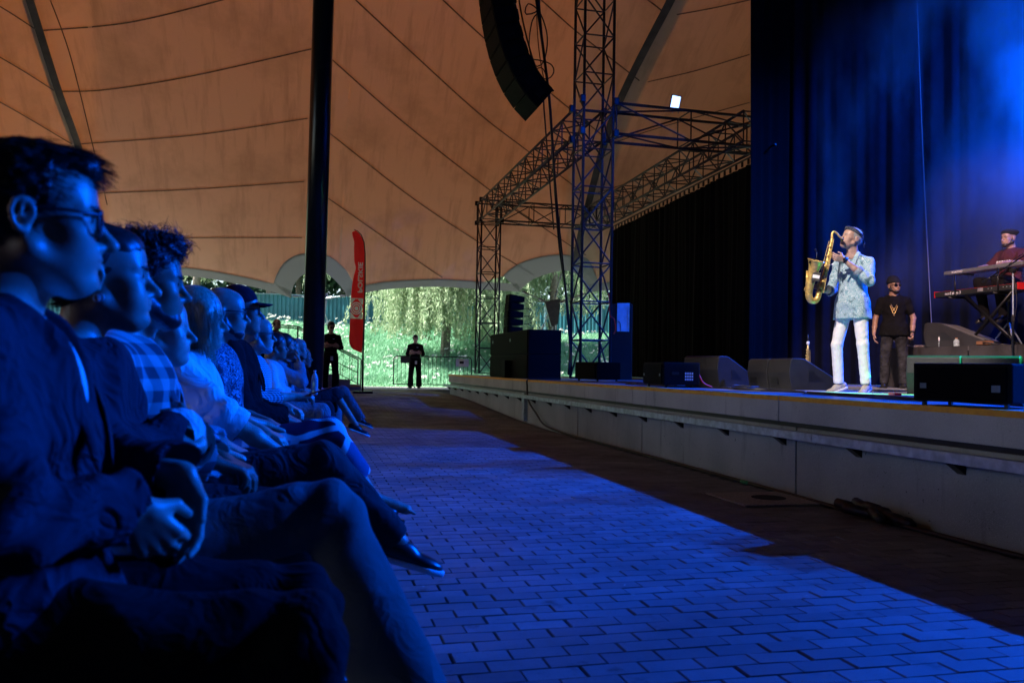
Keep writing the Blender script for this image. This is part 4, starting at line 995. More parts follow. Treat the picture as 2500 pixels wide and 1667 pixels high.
# floodlight on the short beam
fp = (7.16, TY + .02, 6.2)
r = empty('floodlight', fp, R(-12), 'small lit rectangular floodlight clamped on top of the short truss beam', 'floodlight')
MB().box((0, .02, .20), (.21, .05, .30), Matrix.Rotation(.18, 3, 'Y'), bev=.012).build('housing', M_BLACK, r)
MB().box((0, -.012, .20), (.17, .006, .25), Matrix.Rotation(.18, 3, 'Y')).build('lens', mat('flood_lens', (.35, .5, .9), .3, emit=((.30, .48, 1.0), 1.0)), r)
for sx in (-.06, .06): MB().bar((sx, 0, -.03), (sx, 0, .06), .012).build('bracket', M_GALV, r)
# ------------------------------------------------------------------ hanging line array, its rigging and cables
arr = empty('line_array', (0, 0, 0), 0, 'long curved black line array of loudspeakers hanging left of the near tower', 'loudspeaker array')
tilts = [47, 37, 28, 21, 16, 12, 9, 7, 5, 4, 3, 2, 1, 1]; hh = .285
p = P2(1283, 285, 13.0); pts = Vector((p.x, 0, p.z)); cab = None
def arr_cab():
    b = MB(); D0, W0 = .36, .80
    b.prism([(0, -hh / 2 + .006), (D0, -hh / 2 + .03), (D0, hh / 2 - .03), (0, hh / 2 - .006)], -W0 / 2, W0 / 2); return b
ab = P2(1316, 262, 13.0); yc = ab.y + .40; x_, z_ = ab.x, ab.z
for i, t in enumerate(tilts):
    th = R(t); # front normal tips down by th; u = direction up along the front face
    u = Vector((-math.sin(th), 0, math.cos(th))); bk = Vector((math.cos(th), 0, math.sin(th))); c = Vector((x_, yc, z_)) + u * hh / 2
    M = Matrix(((bk.x, 0, u.x, c.x), (0, 1, 0, c.y), (bk.z, 0, u.z, c.z), (0, 0, 0, 1)))
    if i == 0: cab = arr_cab().build('cabinet', M_CAB, arr); o = cab; gr = MB().box((-.006, 0, 0), (.010, .75, hh - .035)).build('grille', M_GRILLE, o); hd = MB().box((.18, -.403, 0), (.13, .010, .10), bev=.003).build('side_bracket', M_BLKM, o); hd2 = MB().box((.35, -.404, 0), (.03, .012, hh - .03)).build('rigging_bar', M_BLKM, o); bx = MB().box((.38, -.22, 0), (.05, .24, .17), bev=.01).build('amplifier_plate', M_BLKM, o)
    else:
        o = dup(cab, arr)
        for k_ in (gr, hd, hd2, bx): dup(k_, o)
    o.matrix_local = M; x_ += u.x * hh; z_ += u.z * hh
def cable(name, pix, r, label=None, m=None, par=None, group=None, cat='cable', n=40):
    pts = [P2(*q) for q in pix]; sp = smooth_poly([tuple(q) for q in pts], n); o = MB().tube([Vector(q) for q in sp], r, 6).build(name, m or M_CABLE, par, True)
    if label: tag(o, label, cat, group)
    return o
g_c = 'cables hanging behind the line array'
cable('speaker_cable', [(1300, -60, 13.3), (1318, 60, 13.3), (1330, 150, 13.3), (1341, 240, 13.4), (1348, 340, 13.8), (1356, 470, 14.4), (1366, 600, 14.9), (1382, 720, 15.2), (1392, 840, 15.3), (1388, 915, 15.2)], .022, 'thick black cable falling from the line array to the foot of the near tower', group=g_c)
cable('speaker_cable', [(1312, -60, 13.3), (1322, 80, 13.3), (1336, 190, 13.3), (1345, 290, 13.6), (1352, 400, 14.0), (1362, 520, 14.6), (1376, 660, 15.0), (1386, 780, 15.2), (1396, 905, 15.1)], .016, 'thin black cable running beside the thick array cable down to the tower foot', group=g_c)
cable('rigging_cable', [(1258, -60, 13.3), (1274, 40, 13.3), (1296, 130, 13.3), (1322, 210, 13.3), (1330, 290, 13.6), (1340, 420, 14.2), (1352, 560, 14.8)], .013, 'slim black rigging cable crossing behind the cabinets of the line array', group=g_c)
cable('looped_cable', [(1318, 30, 13.3), (1300, 50, 13.3), (1292, 110, 13.3), (1305, 160, 13.3), (1328, 150, 13.3), (1336, 90, 13.3), (1318, 32, 13.3), (1290, 10, 13.3), (1282, 34, 13.3), (1300, 34, 13.3), (1314, 26, 13.3)], .011, 'black cable tied in long loops at the top beside the line array', group=g_c)
cable('looped_cable', [(1290, 145, 13.3), (1318, 148, 13.3), (1345, 158, 13.3), (1352, 176, 13.3), (1340, 192, 13.3), (1318, 190, 13.3), (1308, 172, 13.3), (1325, 168, 13.3), (1338, 205, 13.4), (1330, 222, 13.4)], .010, 'black cable tied in a short loop near the bottom of the line array', group=g_c)
ch_ = cable('hoist_chain', [(1309, -60, 13.4), (1311, 60, 13.4), (1318, 140, 13.4), (1330, 205, 13.4)], .008, 'dark reddish hoist chain hanging among the array cables', mat('rust_chain', (.14, .05, .03), .6, .3), cat='chain')
mb = MB().tube([P2(1316, -60, 13.35), P2(1314, 34, 13.35)], .03, 8).build('hoist_rod', mat('blue_steel', (.03, .05, .20), .4, .4), None); tag(mb, 'short blue hoist rod above the looped cables at the top', 'hoist rod')
cable('red_cable', [(1487, 716, 16.0), (1488, 740, 16.0), (1490, 770, 16.0), (1500, 780, 16.0), (1503, 806, 16.0), (1498, 815, 16.0)], .012, 'bright red cable hanging on the right leg of the near tower', M_RED)
# ------------------------------------------------------------------ loudspeakers on the stage
def handles(par, w, x=-.004, z=0):
    for s in (-1, 1): MB().box((x, s * w, z), (.008, .07, .10), bev=.003).build('handle', M_BLKM, par)
LOGO = mat('speaker_badge', (.10, .14, .17), .4)
def speaker(name, loc, rz, D, W, H, label, group, feet=True, badge=(), cat='loudspeaker', grille=True):
    r = empty(name, loc, rz, label, cat, group); z0 = .03 if feet else 0
    MB().box((D / 2, 0, z0 + H / 2), (D, W, H), bev=.012).build('cabinet', M_CAB, r)
    if grille: MB().box((-.008, 0, z0 + H / 2), (.022, W - .06, H - .045), bev=.004).build('grille', M_GRILLE, r)
    if feet:
        for sx in (.05, D - .05):
            for sy in (-W / 2 + .05, W / 2 - .05): MB().box((sx, sy, .016), (.03, .02, .032)).build('foot', M_BLKM, r)
    for (y, z, w_) in badge:
        bd = MB().box((-.021, y, z), (.004, w_, w_ * .85)).build('badge', LOGO, r)
    return r
gs = 'black subwoofers stacked at the stage edge'
for (x, y, labs) in ((4.15, 18.06, ('lower black subwoofer of the left stack under the small array', 'upper black subwoofer of the left stack under the small array')), (4.15, 16.42, ('lower black subwoofer of the right stack beside the near tower', 'upper black subwoofer of the right stack beside the near tower'))):
    for k in (0, 1):
        speaker('subwoofer', (x, y, SZ + .478 * k), R(1), .66, 1.60, .476, labs[k], gs, False, [(.52, .30, .07)] if k else [])
# small array standing on the left stack
sa = empty('small_line_array', (4.34, 18.2, SZ + .956), 0, 'small stack of angled black array cabinets standing on the subwoofers', 'loudspeaker array')
c0 = None; x_, z_ = -.02, 0
for i, t in enumerate([2, 4, 7, 10, 13]):
    th = R(-t); u = Vector((math.sin(R(t)) * .4, 0, math.cos(R(t)))); bk = Vector((u.z, 0, -u.x)); c = Vector((x_, 0, z_)) + u * .09; M = Matrix(((bk.x, 0, u.x, c.x), (0, 1, 0, c.y), (bk.z, 0, u.z, c.z), (0, 0, 0, 1)))
    if c0 is None:
        b = MB(); b.prism([(0, -.086), (.34, -.06), (.34, .06), (0, .086)], -.20, .20); c0 = b.build('cabinet', M_CAB, sa); g1 = MB().box((-.005, 0, 0), (.009, .36, .15)).build('grille', M_GRILLE, c0); g2 = MB().box((.36, .0, 0), (.05, .10, .08), bev=.01).build('connector', M_BLKM, c0); o = c0
    else:
        o = dup(c0, sa); dup(g1, o); dup(g2, o)
    o.matrix_local = M; x_ += u.x * .178; z_ += u.z * .178
for i in range(4):
    z0 = SZ + 1.02 + i * .17
    sp = smooth_poly([(4.72, 18.15, z0), (4.87, 18.13, z0 + .02), (4.91, 18.13, z0 + .10), (4.81, 18.15, z0 + .17)], 14); MB().tube([Vector(q) - sa.location for q in sp], .008, 5).build('link_cable', M_CABLE, sa, True)
speaker('flight_case', (3.98, 16.95, SZ), R(2), .13, .28, .36, 'small grey-sided black case standing before the right subwoofer stack', None, False, cat='case', grille=False)
speaker('floor_monitor', (4.72, 13.85, SZ), R(12), .48, .72, .30, 'low black floor monitor at the foot of the near tower', None, True)
gf = 'low front fill loudspeakers along the stage edge'
speaker('front_fill', (4.15, 9.62, SZ), R(-2), .46, .66, .27, 'low black front fill loudspeaker with white print on its side, before the blue-lit wedge', gf, True, [(.26, .15, .035), (-.26, .15, .035)])
ff = speaker('front_fill', (3.99, 4.46, SZ), R(24), .46, .60, .245, 'low black front fill loudspeaker at the near stage edge before the paired wedges', gf, True, [(.225, .13, .04), (-.215, .12, .05)])
# white print on the side of the far front fill
sidep = bpy.data.objects[[o.name for o in COL.objects if o.name.startswith('front_fill')][0]]
for i in range(3):
    for j in range(4): MB().box((.28 + j * .028, -.333, .10 + i * .035), (.018, .003, .024)).build('label_print', M_WHITE, sidep)
for i, y in enumerate((.52,)): MB().box((.15, -.333, .17), (.09, .003, .035)).build('side_grip', M_BLACK, sidep)
def wedge(loc, rz, W, label, group, D=.66, H=.38, m=None, flat=.16, nose=.10):
    """rear at x=0 (towards the audience), slanted face to +x"""
    r = empty('floor_wedge', loc, rz, label, 'stage monitor', group)
    prof = [(0.02, 0), (D - .03, 0), (D, .04), (D - .02, nose + .03), (flat + .03, H - .008), (flat - .02, H), (.035, H), (.006, H - .02), (-.012, H * .55)]
    b = MB(); b.prism(prof, -W / 2, W / 2); c = b.build('cabinet', m or M_CAB, r); md = c.modifiers.new('soft', 'BEVEL'); md.width = .008; md.segments = 2
    n = Vector((H - nose, 0, D - flat)).normalized(); p0, p1 = Vector((flat + .06, 0, H - .03)), Vector((D - .05, 0, nose + .04)); t = (p1 - p0); cen = (p0 + p1) / 2 + n * .006; M = Matrix((t.normalized(), Vector((0, 1, 0)), n)).transposed()
    MB().box(cen, (t.length, W - .05, .012), M, bev=.004).build('grille', M_FOAM, r)
    for s in (-1, 1):
        MB().prism([(.24, .10), (.42, .10), (.30, .22), (.24, .22)], s * W / 2 - .002, s * W / 2 + .003).build('side_grip', M_BLACK, r)
    MB().box((-.002, W * .18, .10), (.02, .16, .08), bev=.004).build('connector_plate', M_BLACK, r)
    return r
gw = 'wedge monitors on the stage floor'
M_FOAM = mat('foam_grille', (.13, .135, .14), .85, bump=.3, bscale=150); M_WEDGE = mat('wedge_paint', (.018, .0185, .020), .42, spec=.4, bump=.3, bscale=220, var=.15)
wedge((5.02, 10.10, SZ), R(18), .62, 'stage wedge with its slanted face lit bright blue, behind the far front fill', gw, .72, .40, M_WEDGE)
wedge((5.52, 9.55, SZ), R(-3), .50, 'black wedge monitor left of the pair, next to the saxophonist', gw, .62, .37, M_WEDGE)
wedge((5.50, 9.02, SZ), R(-3), .52, 'black wedge monitor right of the pair, with a soprano saxophone on top', gw, .62, .37, M_WEDGE)
wedge((6.22, 7.33, SZ), R(38), .50, 'grey wedge monitor left of two, its top edge rimmed by green light', gw, .62, .40, M_WEDGE)
wedge((6.57, 6.98, SZ), R(38), .54, 'grey wedge monitor right of two, its top edge rimmed by green light', gw, .62, .40, M_WEDGE)
# ------------------------------------------------------------------ riser, with its black skirt
RX, RY1, RZ = 8.9, 11.42, 1.385
rs = empty('stage_riser', (RX, RY1, SZ), 0, 'raised band platform with a creased black skirt behind the wedges', 'riser')
MB().box((1.5, -3.0, RZ - SZ - .03), (3.0, 6.0, .06)).build('platform', mat('riser_top', (.10, .10, .11), .6), rs)
for (x, y) in ((.1, -.1), (2.9, -.1), (.1, -3), (2.9, -3), (.1, -5.9), (2.9, -5.9)): MB().box((x, y, .275), (.06, .06, .55)).build('leg', M_BLKM, rs)
def skirt(name, a, b, z0, z1, par, m, amp=.012, nx=120, nz=14, f=22):
    a, b = Vector(a), Vector(b); d = b - a; n = Vector((d.y, -d.x, 0)).normalized(); V = []; F = []
    for i in range(nx + 1):
        for k in range(nz + 1):
            u, v = i / nx, k / nz; x = u * d.length; q = a + d * u; o_ = amp * (math.sin(x * f * .35 + 2.2 * math.sin(v * 2.4 + x)) + .6 * math.sin(x * 3.1 - v * 5)) * (1.15 - v)
            V.append((q.x + n.x * o_, q.y + n.y * o_, z0 + (z1 - z0) * v))
    for i in range(nx):
        for k in range(nz): F.append((i * (nz + 1) + k, (i + 1) * (nz + 1) + k, (i + 1) * (nz + 1) + k + 1, i * (nz + 1) + k + 1))
    return mesh_obj(name, V, F, m, par, True)
M_SKIRT = mat('skirt_cloth', (.030, .028, .030), .85, bump=.5, bscale=30, var=.5, scale=2)
skirt('skirt', (-.02, .02, 0), (-.02, -1.62, 0), .01, RZ - SZ + .004, rs, M_SKIRT, .014, 90); skirt('skirt', (-.022, -1.65, 0), (-.022, -6, 0), .01, RZ - SZ + .004, rs, M_SKIRT, .014, 160); skirt('skirt', (3.0, .02, 0), (-.02, .021, 0), .01, RZ - SZ + .004, rs, M_SKIRT, .014, 60)
wedge((9.12, 10.75, RZ), R(-62), .62, 'large wedge monitor on the riser with its slanted face lit bright blue', gw, .86, .36, M_WEDGE, .20, .05)
# ------------------------------------------------------------------ drapes and backdrop
def pleats(name, line, z0, z1, m, label, wave=.26, amp=.055, nz=10, top=None):
    L = [Vector((q[0], q[1], 0)) for q in (smooth_poly([(x, y) for x, y in line], 60) if len(line) > 2 else line)]; V = []; F = []; pts = []; tot = 0
    for a, b in zip(L, L[1:]):
        d = b - a; n = Vector((d.y, -d.x, 0)).normalized(); k = max(1, round(d.length / .035))
        for i in range(k): pts.append((a + d * i / k, n, tot + d.length * i / k))
        tot += d.length
    g = np.random.default_rng(4)
    ph = np.cumsum(g.uniform(.6, 1.5, 4000)) * .0
    for (q, n, s) in pts:
        w_ = amp * (math.sin(s * 6.28 / wave + 1.4 * math.sin(s * 1.7) + 2 * math.sin(s * .63)) * (.65 + .35 * math.sin(s * 2.3 + 1)) + .3 * math.sin(s * 31))
        for k in range(nz + 1):
            v = k / nz; zz = z0 + ((top(q) if top else z1) - z0) * v; ww = w_ * (1.1 - .25 * v) + .02 * math.sin(s * 3 + v * 4); V.append((q.x + n.x * ww, q.y + n.y * ww, zz))
    c = nz + 1
    for i in range(len(pts) - 1):
        for k in range(nz): F.append((i * c + k, (i + 1) * c + k, (i + 1) * c + k + 1, i * c + k + 1))
    return tag(mesh_obj(name, V, F, m, None, True), label, 'curtain', 'black stage drapes')
sd_ = pleats('side_drape', [(8.70, 14.6), (9.02, 24.2)], SZ + .01, 5.22, M_DRAPE, 'black side drape hanging straight below the rear truss beam', .3, .04)
M_BACKD = mat('backdrop_cloth', (.004, .006, .013), .95, spec=.1, bump=.25, bscale=60)
pleats('darkened_leg_curtain', [(7.93, 14.03), (8.25, 14.36), (8.75, 14.56), (9.05, 14.5)], SZ + .01, 9.5, M_DRAPE, 'narrow black leg curtain, its cloth darkened in place of shade, at the left edge of the blue backdrop, right of the trusses', .30, .035)  # backdrop's left end split off in darker cloth, standing in for shade
bd = pleats('backdrop_curtain', [(8.95, 14.62), (9.5, 14.2), (13.2, 9.8), (13.4, 9.0), (13.4, -2)], SZ + .01, 9.5, M_BACKD, 'tall pleated backdrop curtain lit deep blue behind the musicians', .30, .035)
MB_ = MB().tube([(8.62, 14.3, 5.32), (9.0, 24.2, 5.32)], .02, 6).build('drape_track', M_BLKM, None); tag(MB_, 'thin dark track rail with clips along the top of the black side drape', 'curtain track')
cl0 = None
for i in range(36):
    y = 14.6 + i * .27; x = 8.63 + (y - 14.3) * .0384
    if cl0 is None: cl0 = MB().box((0, 0, 0), (.03, .05, .12)).build('clip', M_BLKM, MB_); cl0.location = (x, y, 5.26)
    else: dup(cl0, MB_, (x, y, 5.26))
cable('drop_cable', [(2238, -20, 14.6), (2250, 300, 14.6), (2262, 560, 14.6), (2278, 860, 14.4), (2282, 905, 14.4)], .010, 'thin pale cable hanging in front of the blue backdrop, left of the keyboards', mat('grey_cable', (.10, .105, .12), .5))
glow_block = MB().box((10.9, 6.2, 10.9), (6.6, 17, .03)).build('glow_block_sheet', M_BLACK); tag(glow_block, 'unseen black sheet added above the stage to block canopy glow', 'light blocker')  # added out of view to keep the canopy glow off the stage
rt = truss('truss_beam', (12.3, -2, 6.3), (12.3, 10.4, 6.3), .5, .5, 'rear lighting truss beam in front of the backdrop curtain', g_, .9)
# lit power box by the tower
r = empty('power_rack', (6.28, 16.25, SZ), R(-24), 'tall black power rack with an open blue-lit metal door beside the tower', 'power rack')
MB().box((0, .2, .78), (.46, .4, 1.56), bev=.01).build('cabinet', M_BLACK, r)
MB().box((.05, -.015, 1.28), (.25, .02, .58), bev=.004).build('door', mat('grey_enamel', (.45, .48, .52), .45), r); MB().tube([(.16, -.035, 1.06), (.16, -.035, 1.5)], .010, 6).build('handle', M_GALV, r)
MB().tube([Vector(q) for q in smooth_poly([(-.06, -.032, 1.2), (-.01, -.035, 1.16), (.0, -.035, 1.06), (0, -.035, 1.0)], 12)], .006, 5).build('lead', M_CABLE, r)
# cables across the stage and along the wall foot
def lay(name, pts, r, label, m=None, group=None, n=60):
    sp = smooth_poly(pts, n); o = MB().tube([Vector(q) for q in sp], r, 6).build(name, m or M_CABLE, None, True); return tag(o, label, 'cable', group)
gl = 'black cables lying across the stage floor'; z = SZ + .009
lay('stage_cable', [(4.3, 10.9, z), (4.5, 9.9, z), (4.62, 9.2, z), (4.75, 8.5, z), (4.7, 7.9, z), (4.85, 7.3, z), (4.9, 6.4, z), (4.75, 5.6, z), (4.6, 4.6, z)], .010, 'long black cable looping past the saxophonist to the near front fill', None, gl)
lay('stage_cable', [(4.9, 9.3, z + .002), (4.7, 8.7, z + .002), (4.55, 8.2, z + .002), (4.95, 7.7, z + .002), (4.5, 6.9, z + .002), (4.42, 6.1, z + .002), (4.35, 5.2, z + .002)], .008, 'thin black cable snaking along the stage edge below the saxophonist', None, gl)
lay('stage_cable', [(5.0, 8.7, z + .01), (4.8, 8.5, z + .012), (4.72, 8.72, z + .016), (4.9, 8.88, z + .02), (5.04, 8.7, z + .024), (4.84, 8.5, z + .03), (4.74, 8.74, z + .034), (4.92, 8.86, z + .034), (5.1, 8.6, z + .004), (5.2, 8.2, z)], .008, 'coiled black cable beside the pair of wedges', None, gl)
lay('stage_cable', [(5.3, 13.9, z), (5.0, 12.9, z), (5.15, 12.2, z), (4.85, 11.5, z), (4.5, 11.0, z), (4.45, 10.2, z)], .010, 'black cable trailing from the near tower towards the far front fill', None, gl)
lay('red_lead', [(4.62, 9.62, z + .14), (4.72, 9.58, z + .16), (4.78, 9.54, z + .05), (4.9, 9.55, z)], .009, 'short red lead plugged into the far front fill', M_RED)
MB__ = MB().box((5.55, 7.05, SZ + .012), (.06, .36, .02), Matrix.Rotation(-.5, 3, 'Z')).build('red_strip', M_RED); tag(MB__, 'small red strip on the floor beside the green-rimmed wedge', 'strip')
lay('wall_cable', [(4.5, 14.6, SZ + .02), (4.0, 14.55, SZ + .012), (3.855, 14.5, SZ + .004), (3.845, 14.48, .66), (3.80, 14.2, .42), (3.83, 13.8, .22), (3.82, 13.2, .06), (3.80, 12.0, .016), (3.78, 9.0, .016), (3.76, 7.0, .016), (3.74, 5.9, .016), (3.72, 5.2, .016), (3.70, 4.4, .02), (3.74, 3.6, .016)], .016, 'black cable running down the stage wall and along its foot', None, None, 120)
lay('green_tape', [(3.757, 6.75, .016), (3.753, 6.62, .016)], .0175, 'bit of green tape round the cable at the wall foot', mat('green_tape', (.02, .30, .12), .5), None, 4)
b = empty('cable_connectors', (3.68, 4.98, .03), 0, 'heap of black cable connectors lying at the foot of the stage wall', 'connector')
for i, (x, y, zz, a) in enumerate([(0, .17, .03, .3), (.03, .06, .05, -.2), (-.05, .0, .025, .5), (.02, -.10, .05, .1), (-.04, -.18, .03, -.4), (.02, -.30, .02, .2)]):
    MB().lathe([(.018, -.10), (.034, -.09), (.036, .02), (.030, .05), (.034, .06), (.034, .10), (.015, .14)], 10, Matrix.Rotation(math.pi / 2 + .1, 3, 'X') @ Matrix.Rotation(a, 3, 'Y'), (x, y, zz)).build('connector', M_CABLE, b, True)
# ------------------------------------------------------------------ feather flag
M_FLW_ = leaf_mat('flag_print', (.85, .78, .78), (.85, .78, .78), .62); M_FLAG = leaf_mat('flag_cloth', (.95, .03, .035), (.95, .03, .035), .68)
fo = P2(885, 952, 22.0); flag = empty('feather_flag', (fo.x, fo.y, gz(fo.y)), 0, 'tall red feather flag with white vertical lettering and a ringed logo', 'flag')
rt_ = Vector((cr.x, cr.y, 0)).normalized(); mpp = 22.0 / 2060
def fl(px, py, off=0): return rt_ * ((px - 885) * mpp + (952 - py) * mpp * -.017) + Vector((0, 0, (952 - py) * mpp)) + Vector((-rt_.y, rt_.x, 0)) * off
Rg = [(883, 854), (885.5, 800), (887, 757), (888.6, 713), (888.6, 660), (888, 627), (887, 590), (884, 577), (878, 565), (871, 557), (864.5, 553)]; Lf = [(862, 846), (851, 826), (854, 757), (857, 705), (861, 670), (866, 646), (862, 627), (861.5, 596), (862, 581), (858.5, 568), (857.5, 559)]
MB().tube([fl(885, 954), fl(886, 854), fl(888.8, 757), fl(890, 680), fl(889.5, 610), fl(887, 582), fl(880, 564), fl(871, 555), fl(862, 551)], [.028, .026, .022, .018, .015, .013, .012, .010, .008], 8).build('pole', M_BLKM, flag, True)
MB().box((0, 0, .03), (.5, .5, .06), bev=.01).build('base', M_BLKM, flag)
o_ = fl(872, 770, -.05); Mx = Matrix(((rt_.x * 0, rt_.x, -rt_.y, 0), (0, rt_.y, rt_.x, 0), (1, 0, 0, 0), (0, 0, 0, 1)))
f0 = fl(872.5, 707, -.035); txt('lettering', 'POLSKIE', .17, M_FLW_, flag, Matrix.Translation(f0) @ Mx, 0, bold=.004, stretch=1.28)
lg = MB(); cc = fl(869.5, 745, -.035)
def ring(c, r0_, r1_, n=28, sq=1.0):
    v = []; 
    for k in range(n):
        a = 6.2832 * k / n
        for r in (r0_, r1_): v.append(c + rt_ * math.cos(a) * r * .92 + Vector((0, 0, math.sin(a) * r)))
    return v, [(2 * k, 2 * k + 1, (2 * k + 3) % (2 * n), (2 * k + 2) % (2 * n)) for k in range(n)]
for r0_, r1_ in ((.135, .165), (.085, .112), (0.001, .055)):
    v, f_ = ring(cc, r0_, r1_); MB().add(v, f_).build('logo_ring', M_FLW_, flag)
for dz in (.255, -.255): MB().add([cc + rt_ * -.155 + Vector((0, 0, dz - .012)), cc + rt_ * .155 + Vector((0, 0, dz - .012)), cc + rt_ * .155 + Vector((0, 0, dz + .012)), cc + rt_ * -.155 + Vector((0, 0, dz + .012))], [(0, 1, 2, 3)]).build('logo_bar', M_FLW_, flag)
for sx in (-1, 1):
    for sz in (-1, 1):
        MB().add([cc + rt_ * sx * .155 + Vector((0, 0, sz * .25)), cc + rt_ * sx * .03 + Vector((0, 0, sz * .25)), cc + rt_ * sx * .125 + Vector((0, 0, sz * .12)), cc + rt_ * sx * .155 + Vector((0, 0, sz * .10))], [(0, 1, 2, 3)]).build('logo_corner', M_FLW_, flag)
from mathutils.bvhtree import BVHTree
prints = [c for c in flag.children if c.name.split('.')[0] in ('lettering', 'logo_ring', 'logo_bar', 'logo_corner')]
pvs = []; pfs = []
for c in prints:
    k = len(pvs); pvs += [v.co.copy() for v in c.data.vertices]; pfs += [tuple(i + k for i in f.vertices) for f in c.data.polygons]
tree_ = BVHTree.FromPolygons(pvs, pfs); nrm_ = Vector((-rt_.y, rt_.x, 0))
Ra, La = smooth_poly(Rg, 320), smooth_poly(Lf, 320); V = []; F = []; nk_ = 44
for i in range(320):
    for k in range(nk_ + 1):
        t = k / nk_; p_ = La[i] * (1 - t) + Ra[i] * t; V.append(fl(p_[0], p_[1], .05 * math.sin(t * 5 + i * .031) * (1 - t) ** .5 + .015))
for i in range(319):
    for k in range(nk_):
        q = (i * (nk_ + 1) + k, i * (nk_ + 1) + k + 1, (i + 1) * (nk_ + 1) + k + 1, (i + 1) * (nk_ + 1) + k); c = (V[q[0]] + V[q[2]]) / 2
        if tree_.ray_cast(c - nrm_ * .3, nrm_, .6)[0] is None: F.append(q)      # the pale print is the cloth itself there: light comes through it
mesh_obj('banner', V, F, M_FLAG, flag, True)
# ------------------------------------------------------------------ crowd barrier
bo = P2(960, 946, 28); bar = empty('crowd_barrier', (bo.x, bo.y, gz(bo.y) + .012), math.atan2(-math.sin(YAW), math.cos(YAW)), 'dark metal crowd barrier with rounded corners across the exit', 'barrier')
W_ = 2.58; fr = [(0, 0, .10), (0, 0, .95), (.03, 0, 1.02), (.10, 0, 1.05), (W_ - .10, 0, 1.05), (W_ - .03, 0, 1.02), (W_, 0, .95), (W_, 0, .10)]
MB().tube(fr, .019, 8).build('frame', M_BLKM, bar); MB().bar((0, 0, .12), (W_, 0, .12), .016).build('bottom_rail', M_BLKM, bar)
vb = None
for k in range(1, 20):
    if vb is None: vb = MB().bar((0, 0, .12), (0, 0, 1.05), .008).build('upright', M_BLKM, bar); vb.location.x = W_ * k / 20
    else: dup(vb, bar, (W_ * k / 20, 0, 0))
for x in (.6, W_ - .6):
    MB().tube([(x - .1, -.28, -.002), (x, 0, .12), (x + .1, .28, -.002)], .016, 6).build('foot', M_BLKM, bar)
MB().box((.42, -.025, .93), (.38, .006, .22)).build('plate', mat('dark_plate', (.05, .055, .07), .5), bar); MB().box((2.28, -.025, .86), (.42, .006, .26)).build('plate', mat('white_plate', (.75, .76, .76), .5), bar)
MB().box((2.26, -.03, .87), (.14, .004, .08)).build('plate_print', M_BLACK, bar)
# ------------------------------------------------------------------ steps with railings beside the mast
so_ = P2(880, 950, 24.4); X1, Y1 = so_.x, so_.y; zb = gz(Y1); nst = 6; rise, run = .15, .30
st = empty('staircase', (X1, Y1, zb), 0, 'short dark staircase with thin metal railings left of the flag pole', 'staircase')
M_STEP = mat('step_concrete', (.16, .13, .11), .9, var=.3, scale=5); M_RAIL = mat('railing_paint', (.10, .085, .07), .45, .5); M_ORG = mat('orange_edge', (.55, .20, .02), .7)
for k in range(nst):
    MB().box((-run * (k + .5), .7, rise * (k + 1) / 2), (run, 1.5, rise * (k + 1)), bev=.006).build('step', M_STEP, st)
    if k == 0: MB().box((-.15, -.053, rise - .02), (.30, .006, .03)).build('edge_strip', M_ORG, st)
MB().box((-run * nst - 2.2, .7, rise * nst / 2), (4.4, 1.5, rise * nst)).build('landing', M_STEP, st)
tz = rise * nst
for y in (-.02, 1.42):
    A0, A1, A2 = Vector((0, y, 0)), Vector((-run * nst, y, tz)), Vector((-run * nst - 4.2, y, tz + .25))
    for hgt in (.90, .16) if y < 0 else (.9, .5):
        MB().tube([A0 + Vector((0, 0, hgt)), A1 + Vector((0, 0, hgt)), A2 + Vector((0, 0, hgt))], .020 if hgt > .8 else .013, 7).build('rail', M_RAIL, st)
    nb_ = 0
    for (a, b, c) in ((A0, A1, 7), (A1, A2, 16)):
        for k in range(c + 1):
            p_ = a.lerp(b, k / c); big = k in (0, c)
            MB().bar(p_ + Vector((0, 0, 0 if big else .16)), p_ + Vector((0, 0, .9)), .020 if big else .008, 6).build('post' if big else 'baluster', M_RAIL, st)
# ------------------------------------------------------------------ cloth and skin
M_IRIS = mat('iris', (.02, .015, .01), .2)
def skin(name, c): return mat(name, c, .42, var=.22, scale=26, bump=.09, bscale=240)
SK1, SK2, SK3, SK4 = skin('skin_fair', (.40, .24, .175)), skin('skin_tan', (.31, .18, .12)), skin('skin_brown', (.22, .115, .07)), skin('skin_pink', (.45, .28, .215))
H_BLK, H_DRK, H_GRY, H_BLD = mat('hair_black', (.010, .009, .009), .45), mat('hair_dark', (.022, .016, .012), .45), mat('hair_grey', (.30, .29, .28), .5), mat('hair_blonde', (.34, .25, .15), .45, aniso=(40, 40, 2), scale=3, var=.4)
def cloth(name, c, **k): return mat(name, c, .92, bump=.12, bscale=k.pop('bs', 130), spec=.12, crease=k.pop('crease', .7), **k)
C_NAVY, C_BLK, C_CHAR, C_TWILL, C_WHT, C_GRY, C_LBL = cloth('cloth_navy', (.020, .022, .03)), cloth('cloth_black', (.006, .006, .007), crease=.4), cloth('cloth_charcoal', (.03, .031, .034), crease=.5), cloth('cloth_twill', (.14, .14, .135), var=.06, crease=.25), cloth('cloth_white', (.62, .62, .60), var=.05), cloth('cloth_grey', (.22, .22, .23)), cloth('cloth_pale_blue', (.26, .30, .34))
C_JEAN = cloth('cloth_black_jean', (.022, .022, .026), var=.5, scale=9); C_WPANT = cloth('cloth_white_jean', (.78, .76, .76), var=.03, crease=.3)
